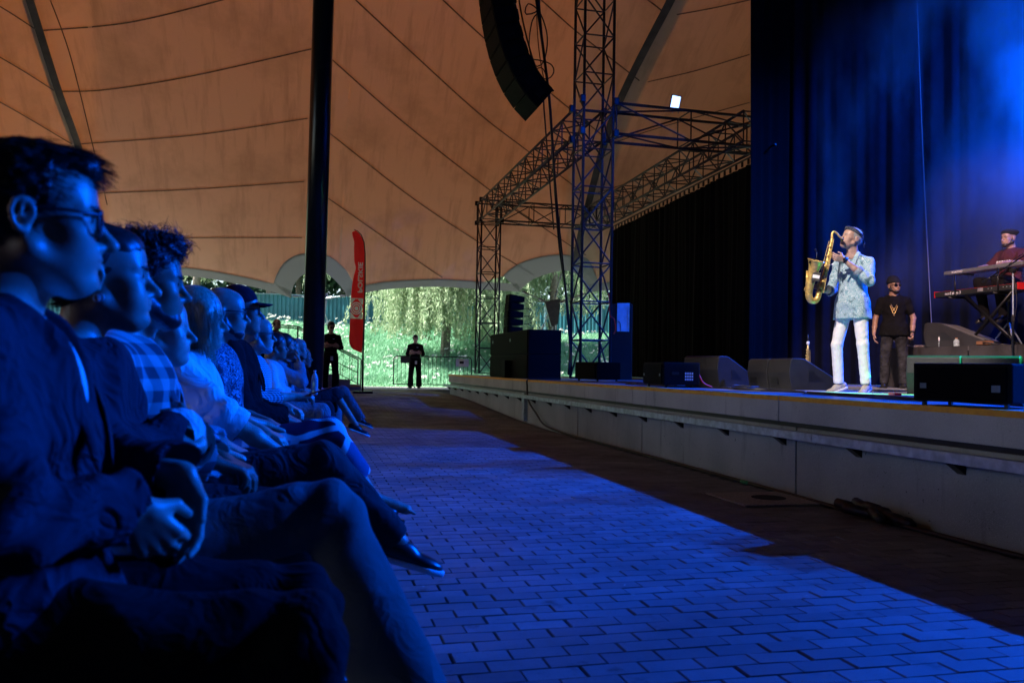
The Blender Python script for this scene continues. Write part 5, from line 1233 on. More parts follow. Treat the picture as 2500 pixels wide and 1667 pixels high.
def pattern(name, kind, c1, c2, scale):
    m = bpy.data.materials.new(name); m.use_nodes = True; n = m.node_tree.nodes; l = m.node_tree.links; b = n['Principled BSDF']; b.inputs['Roughness'].default_value = .9; b.inputs['Specular IOR Level'].default_value = .15
    tc = n.new('ShaderNodeTexCoord').outputs['Object']
    if kind == 'check':
        def st(ax):
            w_ = n.new('ShaderNodeTexWave'); w_.bands_direction = ax; w_.inputs['Scale'].default_value = scale; l.new(tc, w_.inputs['Vector']); return ramp(n, l, w_.outputs['Fac'], .45, .55)
        a, d = st('Z'), st('Y')
        ad = n.new('ShaderNodeMath'); ad.operation = 'ADD'; l.new(a, ad.inputs[0]); l.new(d, ad.inputs[1]); hf = n.new('ShaderNodeMath'); hf.operation = 'MULTIPLY'; hf.inputs[1].default_value = .5; l.new(ad.outputs[0], hf.inputs[0]); c = cmix(n, l, c1, c2, hf.outputs[0])
    elif kind == 'paisley':
        nz = n.new('ShaderNodeTexNoise'); nz.inputs['Scale'].default_value = scale * .35; nz.inputs['Detail'].default_value = 3; l.new(tc, nz.inputs['Vector'])
        mx = n.new('ShaderNodeMix'); mx.data_type = 'RGBA'; mx.inputs[0].default_value = .12; l.new(tc, mx.inputs[6]); l.new(nz.outputs['Color'], mx.inputs[7])
        v = n.new('ShaderNodeTexVoronoi'); v.inputs['Scale'].default_value = scale; l.new(mx.outputs[2], v.inputs['Vector'])
        w_ = n.new('ShaderNodeMath'); w_.operation = 'SINE'; q = n.new('ShaderNodeMath'); q.operation = 'MULTIPLY'; q.inputs[1].default_value = 26; l.new(v.outputs['Distance'], q.inputs[0]); l.new(q.outputs[0], w_.inputs[0])
        c = cmix(n, l, c1, c2, ramp(n, l, w_.outputs[0], .15, .6)); c = cmix(n, l, c, tuple(x * .45 for x in c1), ramp(n, l, noise(n, l, scale * .5, 4, tc), .56, .68))
    else:
        nz = n.new('ShaderNodeTexNoise'); nz.inputs['Scale'].default_value = scale * .5; l.new(tc, nz.inputs['Vector'])
        mx = n.new('ShaderNodeMix'); mx.data_type = 'RGBA'; mx.inputs[0].default_value = .15; l.new(tc, mx.inputs[6]); l.new(nz.outputs['Color'], mx.inputs[7])
        v = n.new('ShaderNodeTexVoronoi'); v.inputs['Scale'].default_value = scale; l.new(mx.outputs[2], v.inputs['Vector'])
        sp = n.new('ShaderNodeSeparateColor'); l.new(v.outputs['Color'], sp.inputs[0]); c = cmix(n, l, c1, c2, ramp(n, l, sp.outputs[0], .5, .52)); c = cmix(n, l, c, (.14, .02, .05), ramp(n, l, sp.outputs[1], .78, .8))
        v2 = n.new('ShaderNodeTexVoronoi'); v2.feature = 'DISTANCE_TO_EDGE'; v2.inputs['Scale'].default_value = scale; l.new(mx.outputs[2], v2.inputs['Vector']); c = cmix(n, l, (.7, .7, .7), c, ramp(n, l, v2.outputs['Distance'], .06, .09))
    l.new(c, b.inputs['Base Color']); return m
C_PAIS = pattern('cloth_paisley', 'paisley', (.20, .36, .42), (.58, .66, .68), 30); C_GING = pattern('cloth_gingham', 'check', (.05, .06, .10), (.60, .62, .64), 22); C_BIGC = pattern('cloth_big_check', 'check', (.07, .07, .08), (.42, .42, .42), 5); C_FLOR = pattern('cloth_floral', 'floral', (.10, .12, .22), (.22, .26, .36), 5.5); C_LACE = pattern('cloth_speckled', 'paisley', (.03, .035, .06), (.30, .33, .38), 30)
M_BRASS = mat('brass_lacquer', (.86, .56, .17), .32, .55, var=.25, scale=30); M_GOLD = mat('gold_chain', (.75, .5, .18), .3, 1.0)
SOLE_W = mat('white_rubber', (.7, .7, .68), .7); SHOE_G = cloth('suede_grey', (.40, .36, .34)); SHOE_B = mat('black_leather', (.012, .012, .013), .35)
# ------------------------------------------------------------------ the saxophonist
fs = P2(2080, 957, 9.25); SAXP = Vector((fs.x, fs.y, SZ)); fang = math.atan2(-.331, -.943); K = 9.25 / 2060
def S(px, py, c):
    u = (2085 - px) * K; return A(u * .573 + c * .819, -u * .819 + c * .573, (957 - py) * K + .0)
Jx = standing(1.79, stance=.13)
Jx.update(head=S(2082, 583, .06), neck=S(2085, 622, .03), elL=(.10, .27, 1.20), wrL=S(2066, 640, .26), elR=(.02, -.26, 1.13), wrR=S(2024, 712, .26), knR=(.06, -.15, .51), knL=(.03, .15, .51), anR=(.01, -.16, .085), anL=(.0, .17, .085), toR=(.14, -.24, .03), toL=(.145, .20, .03))
ld = S(2033, 632, .33) - np.array(Jx['wrL']); rd = S(2008, 704, .32) - np.array(Jx['wrR'])
ox = dict(h=.0062, hs=.0055, standing=1, skin=SK4, hair='short', hair_m=H_GRY, near=1, dens=.8, head_rot=(-.35, .30, 0), eyes_closed=1, handL=(ld, S(2033, 600, .2) - S(2060, 640, .5), (.55, .5, .3)), handR=(rd, S(1990, 700, .1) - S(2010, 704, .34), (.6, .6, .4)),
          top=dict(m=C_PAIS, name='shirt', sleeve=1.45, t=.010, hem=-.155, fold=.008, ff=22, cuff=C_LBL, open=.55, lapel=C_PAIS), legs=dict(m=C_WPANT, t=.002, th=.92, hem=.052, fold=.0018, ff=50, len=.93), shoe=SHOE_G, sole=SOLE_W)
sx = person('saxophonist in a teal paisley shirt and white trousers playing with head thrown back', SAXP, fang, ox, Jx)
Th = ox['_T']
b = MB(); pts = []
for i in range(33):
    a = 6.2832 * i / 32; pts.append(Vector(Th.p(-.014 + .104 * math.cos(a), .0835 * math.sin(a), .062 + .030 * math.cos(a))))
for dz in (-.012, 0, .012): b.tube([p + Vector(Th.M @ A(0, 0, dz)) for p in pts], .0095, 6, False)
M_BAND = pattern('bandana', 'paisley', (.012, .014, .03), (.16, .17, .2), 45); hb = b.build('headband', M_BAND, sx, True)
MB().tube([Vector(Th.p(-.118, .01, .03)), Vector(Th.p(-.15, .02, .0)), Vector(Th.p(-.16, .03, -.05))], [.012, .016, .004], 6).build('headband_knot', M_BAND, sx, True)
wl = np.array(Jx['wrL']); dl = unit(ld); b = MB(); b.tube([Vector(wl - dl * .028), Vector(wl + dl * .008)], .036, 14); b.build('wristband', M_BLACK, sx, True)
MB().box(wl - dl * .01 + unit(S(2060, 640, .5) - S(2060, 640, .2)) * .037, (.03, .03, .03), bev=.004).build('watch', M_BLKM, sx)
# tenor saxophone: a thing of its own, held in his hands
sax = empty('tenor_saxophone', SAXP, fang, 'brass tenor saxophone with a black clip-on transmitter, held up by the saxophonist', 'saxophone')
bt = [S(2039, 586, .25), S(2036, 604, .26), S(2029, 640, .28), S(2018, 696, .31), S(2010, 722, .33)]
MB().tube([Vector(q) for q in smooth_poly(bt, 24)], .014, 14, True, .030).build('body_tube', M_BRASS, sax, True)
bw = [S(2010, 722, .33), S(2006, 735, .34), S(1998, 740, .36), S(1990, 735, .385), S(1988, 722, .40)]
MB().tube([Vector(q) for q in smooth_poly(bw, 18)], .030, 14, True, .038).build('bow', M_BRASS, sax, True)
bl = [S(1988, 722, .40), S(1991, 702, .41), S(1996, 680, .42), S(2000, 664, .425), S(2003, 652, .43), S(2005, 645, .435)]
sp = smooth_poly(bl, 24); rr = [.038 + .016 * (i / 23) + .036 * (i / 23) ** 5 for i in range(24)]; MB().tube([Vector(q) for q in sp], rr, 22, False).build('bell', M_BRASS, sax, True)
sp2 = [sp[23] - (sp[23] - sp[i]) for i in (23, 20, 16, 12)]; MB().tube([Vector(q) for q in sp2], [.088, .062, .050, .042], 22, False).build('bell_throat', mat('brass_inside', (.30, .15, .03), .4, .9), sax, True)
dd = unit(sp[23] - sp[22]); b = MB(); ringp = []; e1 = unit(np.cross(dd, A(0, 0, 1))); e2 = np.cross(dd, e1)
b.tube([Vector(sp[23] + (e1 * math.cos(t) + e2 * math.sin(t)) * .090) for t in np.linspace(0, 6.2832, 29)], .0045, 6, False); b.build('bell_rim', M_BRASS, sax, True)
nk = [S(2039, 586, .25), S(2039, 576, .245), S(2043, 570.5, .24), S(2050, 575, .235), S(2056, 583, .23), S(2063, 588.5, .22)]
MB().tube([Vector(q) for q in smooth_poly(nk, 22)], .014, 10, True, .009).build('neck', M_BRASS, sax, True)
lip = Vector(Th.p(.108, 0, -.070)); MB().tube([Vector(nk[-1]), Vector(nk[-1]).lerp(lip, .55), lip], [.0125, .012, .007], 10).build('mouthpiece', M_BLACK, sax, True)
MB().tube([Vector(nk[-1]).lerp(lip, .25), Vector(nk[-1]).lerp(lip, .5)], .0145, 10).build('ligature', M_BRASS, sax, True)
cdir = A(.819, .573, 0); ax_b = unit(bt[3] - bt[1]); sd2 = unit(np.cross(cdir, ax_b)); key = None
def disc(par, c, n, r, m=M_BRASS, name='key'):
    Mq = Vector(n).to_track_quat('Z', 'Y').to_matrix(); return MB().lathe([(r * .98, 0), (r, .004), (r * .7, .007), (r * .3, .006)], 14, Mq, c).build(name, m, par, True)
for i, t in enumerate(np.linspace(.10, .95, 11)):
    p = smooth_poly(bt, 60)[int(t * 59)]; rad = .014 + .016 * t; disc(sax, p + cdir * (rad + .004) + sd2 * .006 * (-1) ** i, cdir, .011 + .010 * t)
for i, t in enumerate((.15, .45, .75)):
    p = sp[int(t * 23)]; disc(sax, p - sd2 * .044, -sd2, .026)
for off, (t0, t1) in ((.022, (.05, .95)), (-.024, (.1, .9)), (.030, (.3, .98))):
    P_ = smooth_poly(bt, 60); q0, q1 = P_[int(t0 * 59)], P_[int(t1 * 59)]; MB().bar(q0 + cdir * .03 + sd2 * off, q1 + cdir * .042 + sd2 * off * 1.5, .0032, 6).build('key_rod', M_BRASS, sax)
for t in (.3, .42, .55, .7, .85):
    P_ = smooth_poly(bt, 60); q = P_[int(t * 59)]; MB().bar(q, q + cdir * .045 + sd2 * .03, .003, 5).build('post', M_BRASS, sax)
MB().tube([Vector(S(1990, 690, .45)), Vector(S(1982, 698, .44)), Vector(S(1982, 712, .43)), Vector(S(1988, 720, .43))], .004, 6).build('key_guard', M_BRASS, sax); MB().tube([Vector(S(1984, 668, .42)), Vector(S(1984, 690, .43)), Vector(S(1983, 706, .43))], .010, 8).build('key_guard', M_BRASS, sax, True)
Mt = Matrix((tuple(sd2), tuple(ax_b), tuple(cdir))).transposed()
tr_c = S(2005, 684, .46); MB().box(tr_c, (.085, .10, .035), Mt, bev=.005).build('transmitter', M_BLACK, sax); MB().box(tr_c + cdir * .019, (.07, .035, .004), Mt).build('transmitter_label', M_WHITE, sax)
MB().tube([Vector(S(1997, 648, .47)), Vector(S(2006, 640, .47)), Vector(S(2006, 628, .46)), Vector(S(2004, 622, .45))], .004, 6).build('microphone_arm', M_BLKM, sax, True); MB().lathe([(.002, -.012), (.010, -.006), (.010, .008), (.003, .014)], 10, None, S(2003, 620, .45)).build('microphone', M_BLACK, sax, True); MB().box(S(1992, 650, .49), (.03, .02, .02), bev=.003).build('microphone_clip', M_BLKM, sax)
MB().tube([Vector(S(2024, 655, .30)), Vector(S(2034, 652, .28)), Vector(S(2042, 650, .27))], [.004, .004, .009], 6).build('thumb_hook', M_WHITE, sax)
# ------------------------------------------------------------------ second man on stage
f2 = P2(2182, 948, 12.4); ang2 = math.atan2(-.789, -.614)
J2 = standing(1.63, stance=.13); J2.update(elR=(-.02, -.25, 1.03), wrR=(.08, -.27, .80), elL=(-.02, .26, 1.03), wrL=(.12, .24, .80))
o2 = dict(head_k=.93, h=.0085, hs=.007, standing=1, skin=SK2, hair='none', hair_m=H_BLK, head_rot=(.62, .0, 0), beard=.003, build=1.0, handR=((.1, .05, -1), (0, 1, 0), (.35, .4, .3)), handL=((.5, .1, -.8), (0, -1, 0), (.9, 1, .6)),
          top=dict(m=C_BLK, name='t_shirt', sleeve=.62, t=.008, hem=-.10, fold=.006, ff=30), belly=.0, legs=dict(m=C_JEAN, t=.006, hem=.055, fold=.004, ff=52, len=.96), shoe=SHOE_B, sole=SHOE_B)
m2 = person('bearded man in black t-shirt, beanie and sunglasses standing behind the saxophonist', (f2.x, f2.y, SZ), ang2, o2, J2)
def beanie(o, root, m, kind='beanie', name='beanie'):
    T = o['_T']; g = Field(T.o - .25, T.o + .25, .007); e = lambda c, r, kk=.015, op='u': g.ell(T.p(*c), r, T.M, kk, op)
    if kind == 'beanie':
        e((-.014, 0, .055), (.107, .088, .088)); e((-.03, 0, .10), (.075, .066, .062), .03); g.plane(T.p(.03, 0, .036), T.M @ A(.12, 0, -1), .006); g.cone(T.p(.09, -.03, .043), T.p(.09, .03, .043), .014, .014, .01)
        for s in (-1, 1): g.cone(T.p(.09, s * .03, .043), T.p(.0, s * .083, .043), .013, .013, .01); g.cone(T.p(.0, s * .083, .043), T.p(-.10, s * .04, .036), .013, .013, .01)
    elif kind == 'beret':
        e((-.03, 0, .085), (.125, .108, .050)); e((-.014, 0, .055), (.104, .085, .060)); g.plane(T.p(.03, 0, .040), T.M @ A(.05, 0, -1), .006)
    else:
        e((-.012, 0, .050), (.106, .086, .092)); g.plane(T.p(.03, 0, .040), T.M @ A(.10, 0, -1), .004)
        v, q = g.mesh(); c_ = mesh_obj(name, v, q, m, root, True); V = []; F = []
        for i in range(9):
            a = -1.15 + 2.3 * i / 8
            for k in range(5):
                rr = k / 4; V.append(T.p(.055 + .05 * math.cos(a) + rr * .085 * math.cos(a * .55) - .05 + .035, .076 * math.sin(a) + rr * .006 * math.sin(a), .046 - .012 * rr - .014 * math.sin(a) ** 2))
        for i in range(8):
            for k in range(4): F.append((i * 5 + k, i * 5 + k + 1, i * 5 + 6 + k, i * 5 + 5 + k))
        vz = mesh_obj('visor', V, F, m, c_, True); md = vz.modifiers.new('thick', 'SOLIDIFY'); md.thickness = .005; return c_
    g.warp(lambda x, y, z: .0016 * wav(x, y, z, 60, 1)); v, q = g.mesh(); return mesh_obj(name, v, q, m, root, True)
beanie(o2, m2, cloth('knit_black', (.014, .015, .02), bs=60, crease=0)); M_LENS = mat('dark_lens', (.006, .006, .008), .08)
glasses(o2['_T'], M_BLACK, m2, lens=M_LENS)
c2 = np.array(J2['chest']); n2 = np.array(J2['neck'])
for L_, w_ in ((.20, .055), (.29, .07)):
    pts = [n2 + A(-.05, .0, .03), n2 + A(.0, .07, .0), n2 + A(.095, w_, -.08), c2 + A(.150, .012, .12 - L_ * .75), c2 + A(.150, -.012, .12 - L_ * .75), n2 + A(.095, -w_, -.08), n2 + A(.0, -.07, .0), n2 + A(-.05, .0, .03)]
    MB().tube([Vector(q) for q in smooth_poly(pts, 30)], .0055, 6, False).build('necklace', M_GOLD, m2, True); MB().lathe([(.004, -.02), (.012, -.012), (.010, .006), (.003, .016)], 8, None, c2 + A(.153, 0, .10 - L_ * .75)).build('pendant', M_GOLD, m2, True)
b = MB(); w2 = np.array(J2['wrL']); b.tube([Vector(w2 + A(-.01, 0, .025)), Vector(w2 + A(.005, 0, -.005))], .034, 12); b.build('wristwatch', M_BLKM, m2, True)
# ------------------------------------------------------------------ keyboards, stand, player
def PX(px, py, X):
    d = P2(px, py, 1) - CAM_POS; return CAM_POS + d * (X / d.x)
kb = empty('stage_keyboard', (9.25, 10.86, 2.145), R(-90), 'long red stage keyboard with a black lettered back panel, on the lower tier', 'keyboard')
M_KRED = mat('keyboard_red', (.50, .012, .015), .35); M_KBLK = mat('keyboard_panel', (.02, .02, .022), .4); M_KGRY = mat('keyboard_grey', (.25, .26, .28), .35, .5); M_KEYW = mat('key_white', (.8, .8, .78), .4)
LK = 1.55
MB().box((LK / 2, .002, .045), (LK - .03, .02, .070)).build('back_panel', M_KBLK, kb); MB().box((LK / 2, .17, .07), (LK - .03, .33, .03), bev=.004).build('lid', M_KRED, kb)
MB().box((LK / 2, .17, .025), (LK - .03, .31, .05)).build('chassis', M_KBLK, kb)
for x in (.008, LK - .008): MB().box((x, .165, .046), (.018, .36, .098), bev=.006).build('end_cheek', M_KRED, kb)
ky = None
for i in range(52):
    if ky is None: ky = MB().box((0, .265, .088), (.0225, .14, .012)).build('white_key', M_KEYW, kb); ky.location.x = .19 + i * .0238
    else: dup(ky, kb, (.19 + i * .0238, 0, 0))
Mt = Matrix.Translation((.22, -.0095, .024)) @ Matrix.Rotation(math.pi / 2, 4, 'X'); txt('lettering', 'nord stage 3', .062, M_WHITE, kb, Mt, .0008, bold=.0012)
for i in range(5):
    for j in range(3): MB().box((.86 + j * .035, -.0095, .028 + i * .010), (.026, .002, .004)).build('print_mark', M_WHITE, kb)
for x in (1.04, 1.10, 1.3, 1.36, 1.42): MB().lathe([(.007, 0), (.007, .004), (.003, .004)], 8, Matrix.Rotation(math.pi / 2, 3, 'X'), (x, -.008, .05)).build('socket', M_GALV, kb)
k2 = empty('upper_keyboard', (9.36, 10.80, 2.482), R(-90), 'slim grey keyboard with white lettering on the upper tier of the stand', 'keyboard')
MB().box((.72, .10, .03), (1.44, .22, .060), bev=.018).build('body', M_KGRY, k2); MB().box((.72, .17, .062), (1.2, .12, .008)).build('key_bed', M_KEYW, k2)
txt('lettering', 'M-AUDIO', .040, M_WHITE, k2, Matrix.Translation((.17, -.0115, .016)) @ Matrix.Rotation(math.pi / 2, 4, 'X'), .0006, bold=.001, stretch=1.25)
ks = empty('keyboard_stand', (9.4, 10.2, RZ), 0, 'black crossed keyboard stand with two tiers on the riser', 'keyboard stand')
def lk(par, a, b, r, name, m=M_BLKM): return MB().bar(Vector(a) - ks.location, Vector(b) - ks.location, r, 8).build(name, m, par, True)
for X in (9.27, 9.52):
    a = PX(2357, 726, X); b_ = PX(2486, 846, X); c = PX(2468, 722, X); d = PX(2356, 846, X)
    for p_ in (b_, d): p_.z = RZ + .022
    for p_ in (a, c): p_.z = 2.13
    lk(ks, (X, a.y, a.z), (X, b_.y, b_.z), .020, 'leg'); lk(ks, (X + .02, c.y, c.z), (X + .02, d.y, d.z), .020, 'leg')
for py_ in (a.y, c.y): lk(ks, (9.22, py_, 2.128), (9.62, py_, 2.128), .016, 'arm')
for py_ in (b_.y, d.y): lk(ks, (9.22, py_, RZ + .022), (9.62, py_, RZ + .022), .020, 'foot_bar')
for px in (2341, 2446):
    a = PX(px, 715, 9.30); lk(ks, (9.235, a.y, 2.12), (9.235, a.y, 2.46), .014, 'upright'); lk(ks, (9.235, a.y, 2.468), (9.56, a.y, 2.468), .012, 'arm')
kp = PX(2463, 618, 9.86); Jk = seated(arms=dict(elR=(.10, -.24, .80), wrR=(.30, -.16, .80), elL=(.10, .25, .82), wrL=(.30, .17, .82), anR=(.30, -.14, .09), anL=(.30, .14, .09), toR=(.44, -.15, .05), toL=(.44, .15, .05), knR=(.42, -.15, .56), knL=(.42, .15, .56)), head=(.02, 0, 0))
ok = dict(h=.0085, hs=.007, skin=SK1, hair='none', hair_m=H_DRK, beard=.006, head_rot=(-.10, -.02, 0), handR=((1, .1, -.12), (0, 0, -1), (.4, .4, .3)), handL=((1, -.1, -.12), (0, 0, -1), (.4, .4, .3)), top=dict(m=cloth('maroon_tee', (.075, .018, .024)), name='t_shirt', sleeve=.75, t=.018, fold=.006), legs=dict(m=C_BLK, t=.012), shoe=SHOE_B)
kpl = person('bearded keyboard player in a maroon t-shirt and black beret behind the keyboards', (9.86, kp.y, RZ + .38), R(180 + 8), ok, Jk)
beanie(ok, kpl, cloth('beret_black', (.012, .012, .013), bs=60, crease=0), 'beret', 'beret'); ck = np.array(Jk['chest'])
for i in range(6):
    for j in range(2): MB().box((ck[0] + .148 - .012 * j, (i - 2.5) * .038, ck[2] - .03 - .06 * j), (.003, .022 if (i + j) % 2 else .030, .05), Matrix.Rotation(-.1, 3, 'Y')).build('shirt_print', M_WHITE, kpl)
sto = empty('drum_stool', (9.86, kp.y, RZ), 0, 'black round stool under the keyboard player', 'stool')
MB().lathe([(.17, .80), (.18, .81), (.18, .86), (.15, .875)], 20).build('seat', M_BLACK, sto, True); MB().bar((0, 0, .2), (0, 0, .80), .022, 8).build('post', M_BLKM, sto)
for i in range(3): MB().bar((0, 0, .38), (.26 * math.cos(i * 2.09), .26 * math.sin(i * 2.09), .01), .012, 6).build('leg', M_GALV, sto)
# microphone stand with boom
mp_ = PX(2473, 660, 8.35); ms = empty('microphone_stand', (8.35, mp_.y, SZ), 0, 'black boom microphone stand in front of the keyboards', 'microphone stand'); q = lambda px, py, X=8.35: PX(px, py, X) - ms.location
MB().tube([(0, 0, .03), (0, 0, .9)], .013, 8).build('lower_tube', M_BLKM, ms); MB().bar((0, 0, .9), q(2473, 660), .009, 8).build('upper_tube', M_GALV, ms); MB().lathe([(.018, .86), (.022, .87), (.022, .93), (.014, .95)], 10).build('clutch', M_BLACK, ms)
MB().lathe([(.03, -.025), (.036, -.01), (.036, .02), (.02, .03)], 10, Matrix.Rotation(math.pi / 2, 3, 'Y'), q(2473, 660)).build('swivel', M_BLACK, ms); MB().bar(q(2412, 681), q(2530, 605), .009, 8).build('boom', M_BLKM, ms)
MB().tube([q(2418, 678), q(2410, 682), q(2400, 688), q(2398, 690)], [.013, .014, .017, .012], 10).build('microphone', M_BLACK, ms, True)
MB().tube([Vector(t) for t in smooth_poly([q(2412, 683), q(2450, 668), q(2468, 640), q(2500, 618)], 14)], .005, 5).build('microphone_cable', M_CABLE, ms, True); MB().tube([Vector(t) for t in smooth_poly([q(2475, 672), q(2482, 740), q(2470, 830), q(2476, 900)], 16)], .005, 5).build('microphone_cable', M_CABLE, ms, True)
for i in range(3): MB().tube([(0, 0, .16), (.30 * math.cos(i * 2.09 + .4), .30 * math.sin(i * 2.09 + .4), .012)], .010, 6).build('leg', M_BLKM, ms)
# things on the riser edge
M_PET = bpy.data.materials.new('clear_plastic'); M_PET.use_nodes = True; pb = M_PET.node_tree.nodes['Principled BSDF']; pb.inputs['Base Color'].default_value = (.75, .92, .97, 1); pb.inputs['Roughness'].default_value = .12; pb.inputs['Transmission Weight'].default_value = .55; pb.inputs['IOR'].default_value = 1.33
def bottle(p, H, r, label, cap, body=M_PET, lab=True):
    e = empty('water_bottle', p, 0, label, 'bottle', None); MB().lathe([(r * .8, .0), (r, .01), (r, H * .3), (r * .94, H * .33), (r, H * .36), (r, H * .62), (r * .8, H * .78), (.012, H * .90), (.012, H * .95)], 14).build('body', body, e, True)
    MB().lathe([(.015, H * .945), (.015, H), (.012, H)], 10).build('cap', cap, e); 
    if lab: MB().lathe([(r + .001, H * .38), (r + .001, H * .60)], 14).build('label', M_WHITE, e, True)
    return e
q = PX(2284, 848, 9.0); bottle((9.0, q.y, RZ), .21, .033, 'clear water bottle with white label, left of two on the riser', mat('cap_white', (.7, .72, .75), .4)); q = PX(2295, 848, 8.98); bottle((8.98, q.y, RZ), .24, .040, 'tall clear blue-tinted water bottle, right of two on the riser', mat('cap_blue', (.2, .4, .6), .4)); q = PX(2335, 848, 9.0)
bottle((9.0, q.y, RZ), .125, .040, 'short squat clear bottle with an orange cap on the riser edge', mat('cap_orange', (.6, .25, .08), .4), lab=False)
q = PX(2250, 846, 9.02); pp_ = empty('paper_pile', (9.05, q.y, RZ), .2, 'pile of loose paper sheets lying on the riser corner', 'paper')
for i in range(4): MB().box((0, .03 * (i - 1.5), .006 + i * .010), (.22, .30, .003), Matrix.Rotation(.12 * (i - 1.5), 3, 'Z')).build('sheet', mat('paper', (.62, .52, .55), .8), pp_)
q = PX(2194, 845, 8.95); hm = empty('hand_microphone', (8.95, q.y, RZ), 0, 'handheld microphone with silver grille leaning on the riser corner', 'microphone'); MB().tube([(0, .06, .10), (0, -.06, .015)], [.017, .011], 10).build('handle', M_BLACK, hm, True); MB().lathe([(.010, -.02), (.024, -.01), (.026, .01), (.014, .026)], 12, None, (0, .075, .115)).build('grille', mat('silver_mesh', (.55, .55, .55), .35, .8), hm, True)
q = PX(2212, 838, 8.93); tb = MB().box((8.93, q.y, RZ + .075), (.04, .12, .16), Matrix.Rotation(.5, 3, 'X'), bev=.01).build('black_pouch', M_BLACK); tag(tb, 'dark pouch standing at the riser corner by the man in black', 'pouch')
lay('riser_cable', [(9.1, 9.95, RZ + .01), (9.2, 9.8, RZ + .03), (9.05, 9.7, RZ + .05), (9.15, 9.55, RZ + .03), (9.3, 9.7, RZ + .04), (9.1, 9.6, RZ + .02), (9.05, 9.4, RZ + .01)], .012, 'tangled dark cables on the riser under the keyboards')
tb = MB().box((9.15, 9.78, RZ + .05), (.10, .22, .05), bev=.01).build('pedal', mat('pedal_brown', (.25, .12, .06), .5)); tag(tb, 'brown effects pedal on the riser under the keyboards', 'pedal')
# soprano saxophone on its stand behind the wedges
sp_ = P2(1972, 926, 10.9); so2 = empty('soprano_saxophone', (sp_.x, sp_.y, SZ), 0, 'small upright soprano saxophone on a stand behind the black wedges', 'saxophone')
MB().tube([(0, 0, .06), (0, 0, .2), (.0, 0, .5), (0, 0, .60)], [.040, .026, .013, .010], 12).build('body_tube', M_BRASS, so2, True); MB().tube([(0, 0, .60), (0, 0, .64), (.0, 0, .70)], [.009, .011, .006], 8).build('mouthpiece', M_BLACK, so2, True); MB().lathe([(.016, .57), (.020, .58), (.020, .60), (.013, .61)], 10).build('ligature', M_WHITE, so2)
for i in range(11): disc(so2, A(-.02 - .002 * (10 - i) * .6, -.012 + .006 * (i % 3), .12 + i * .038), A(-.8, -.6, 0), .010 + .0008 * (10 - i))
for s_ in (-1, 1): MB().bar((s_ * .028, -.02, .10), (s_ * .018, -.015, .50), .003, 5).build('key_rod', M_BRASS, so2)
MB().tube([(.03, 0, .30), (.06, 0, .26), (.06, 0, .18), (.035, 0, .14)], .004, 6).build('key_guard', M_BRASS, so2)
for i in range(4): MB().bar((0, 0, .07), (.13 * math.cos(i * 1.57), .13 * math.sin(i * 1.57), .008), .008, 5).build('stand_leg', M_BLKM, so2)
# ------------------------------------------------------------------ guards and bystanders
crossed = dict(elR=(.08, -.25, 1.14), wrR=(.20, .06, 1.19), elL=(.10, .25, 1.15), wrL=(.235, -.06, 1.21))
def guard(px, py, d, H, label, hair, rot):
    p = P2(px, py, d); J = standing(H, crossed, .13); o = dict(h=.014, hs=.012, standing=1, skin=SK4, hair=hair, hair_m=H_BLK, head_rot=rot, handR=((.1, 1, .1), (-1, 0, 0)), handL=((-.05, -1, .1), (-1, 0, 0)), top=dict(m=C_BLK, name='shirt', sleeve=1.2, t=.02, fold=.006, collar=1), legs=dict(m=C_BLK, t=.022, hem=.075, len=.98), shoe=SHOE_B)
    r = person(label, (p.x, p.y, gz(p.y) + .003), math.atan2(-p.y, -p.x), o, J, 'security guards at the exit'); pv_ = np.array(J['pelvis'])
    MB().box(pv_ + A(.165, .03, -.09), (.006, .07, .11)).build('badge', M_WHITE, r); MB().tube([Vector(pv_ + A(.16, -.12, .07)), Vector(pv_ + A(.175, 0, .075)), Vector(pv_ + A(.16, .12, .07))], .014, 6).build('belt', M_BLACK, r)
    MB().box(np.array(J['chest']) + A(.160, .07, .06), (.004, .05, .012)).build('chest_badge', M_WHITE, r); return r, o
gr1, go1 = guard(805, 957, 22.2, 1.84, 'dark-haired guard in black standing cross-armed between mast and flag', 'curly', (.25, 0, 0)); glasses(go1['_T'], M_BLACK, gr1, lens=M_LENS)
gr2, go2 = guard(1012, 952, 27.7, 1.76, 'slim guard in black standing cross-armed before the crowd barrier', 'short', (.1, 0, 0)); beanie(go2, gr2, C_BLK, 'cap', 'cap')
for (px, py, d, H, lab, hr) in ((671, 950, 21.0, 1.86, 'bald bystander in dark clothes beyond the audience by the stair railing', 'bald'), (632, 950, 20.0, 1.86, 'second bystander by the railing, mostly hidden behind the bearded man', 'short')):
    p = P2(px, py, d); o = dict(h=.016, standing=1, skin=SK1, hair=hr, hair_m=H_DRK, head_rot=(0, 0, 0), top=dict(m=C_BLK, sleeve=2, t=.02), legs=dict(m=C_BLK, t=.02), shoe=SHOE_B); person(lab, (p.x, p.y, gz(p.y)), R(-40), o, standing(H))
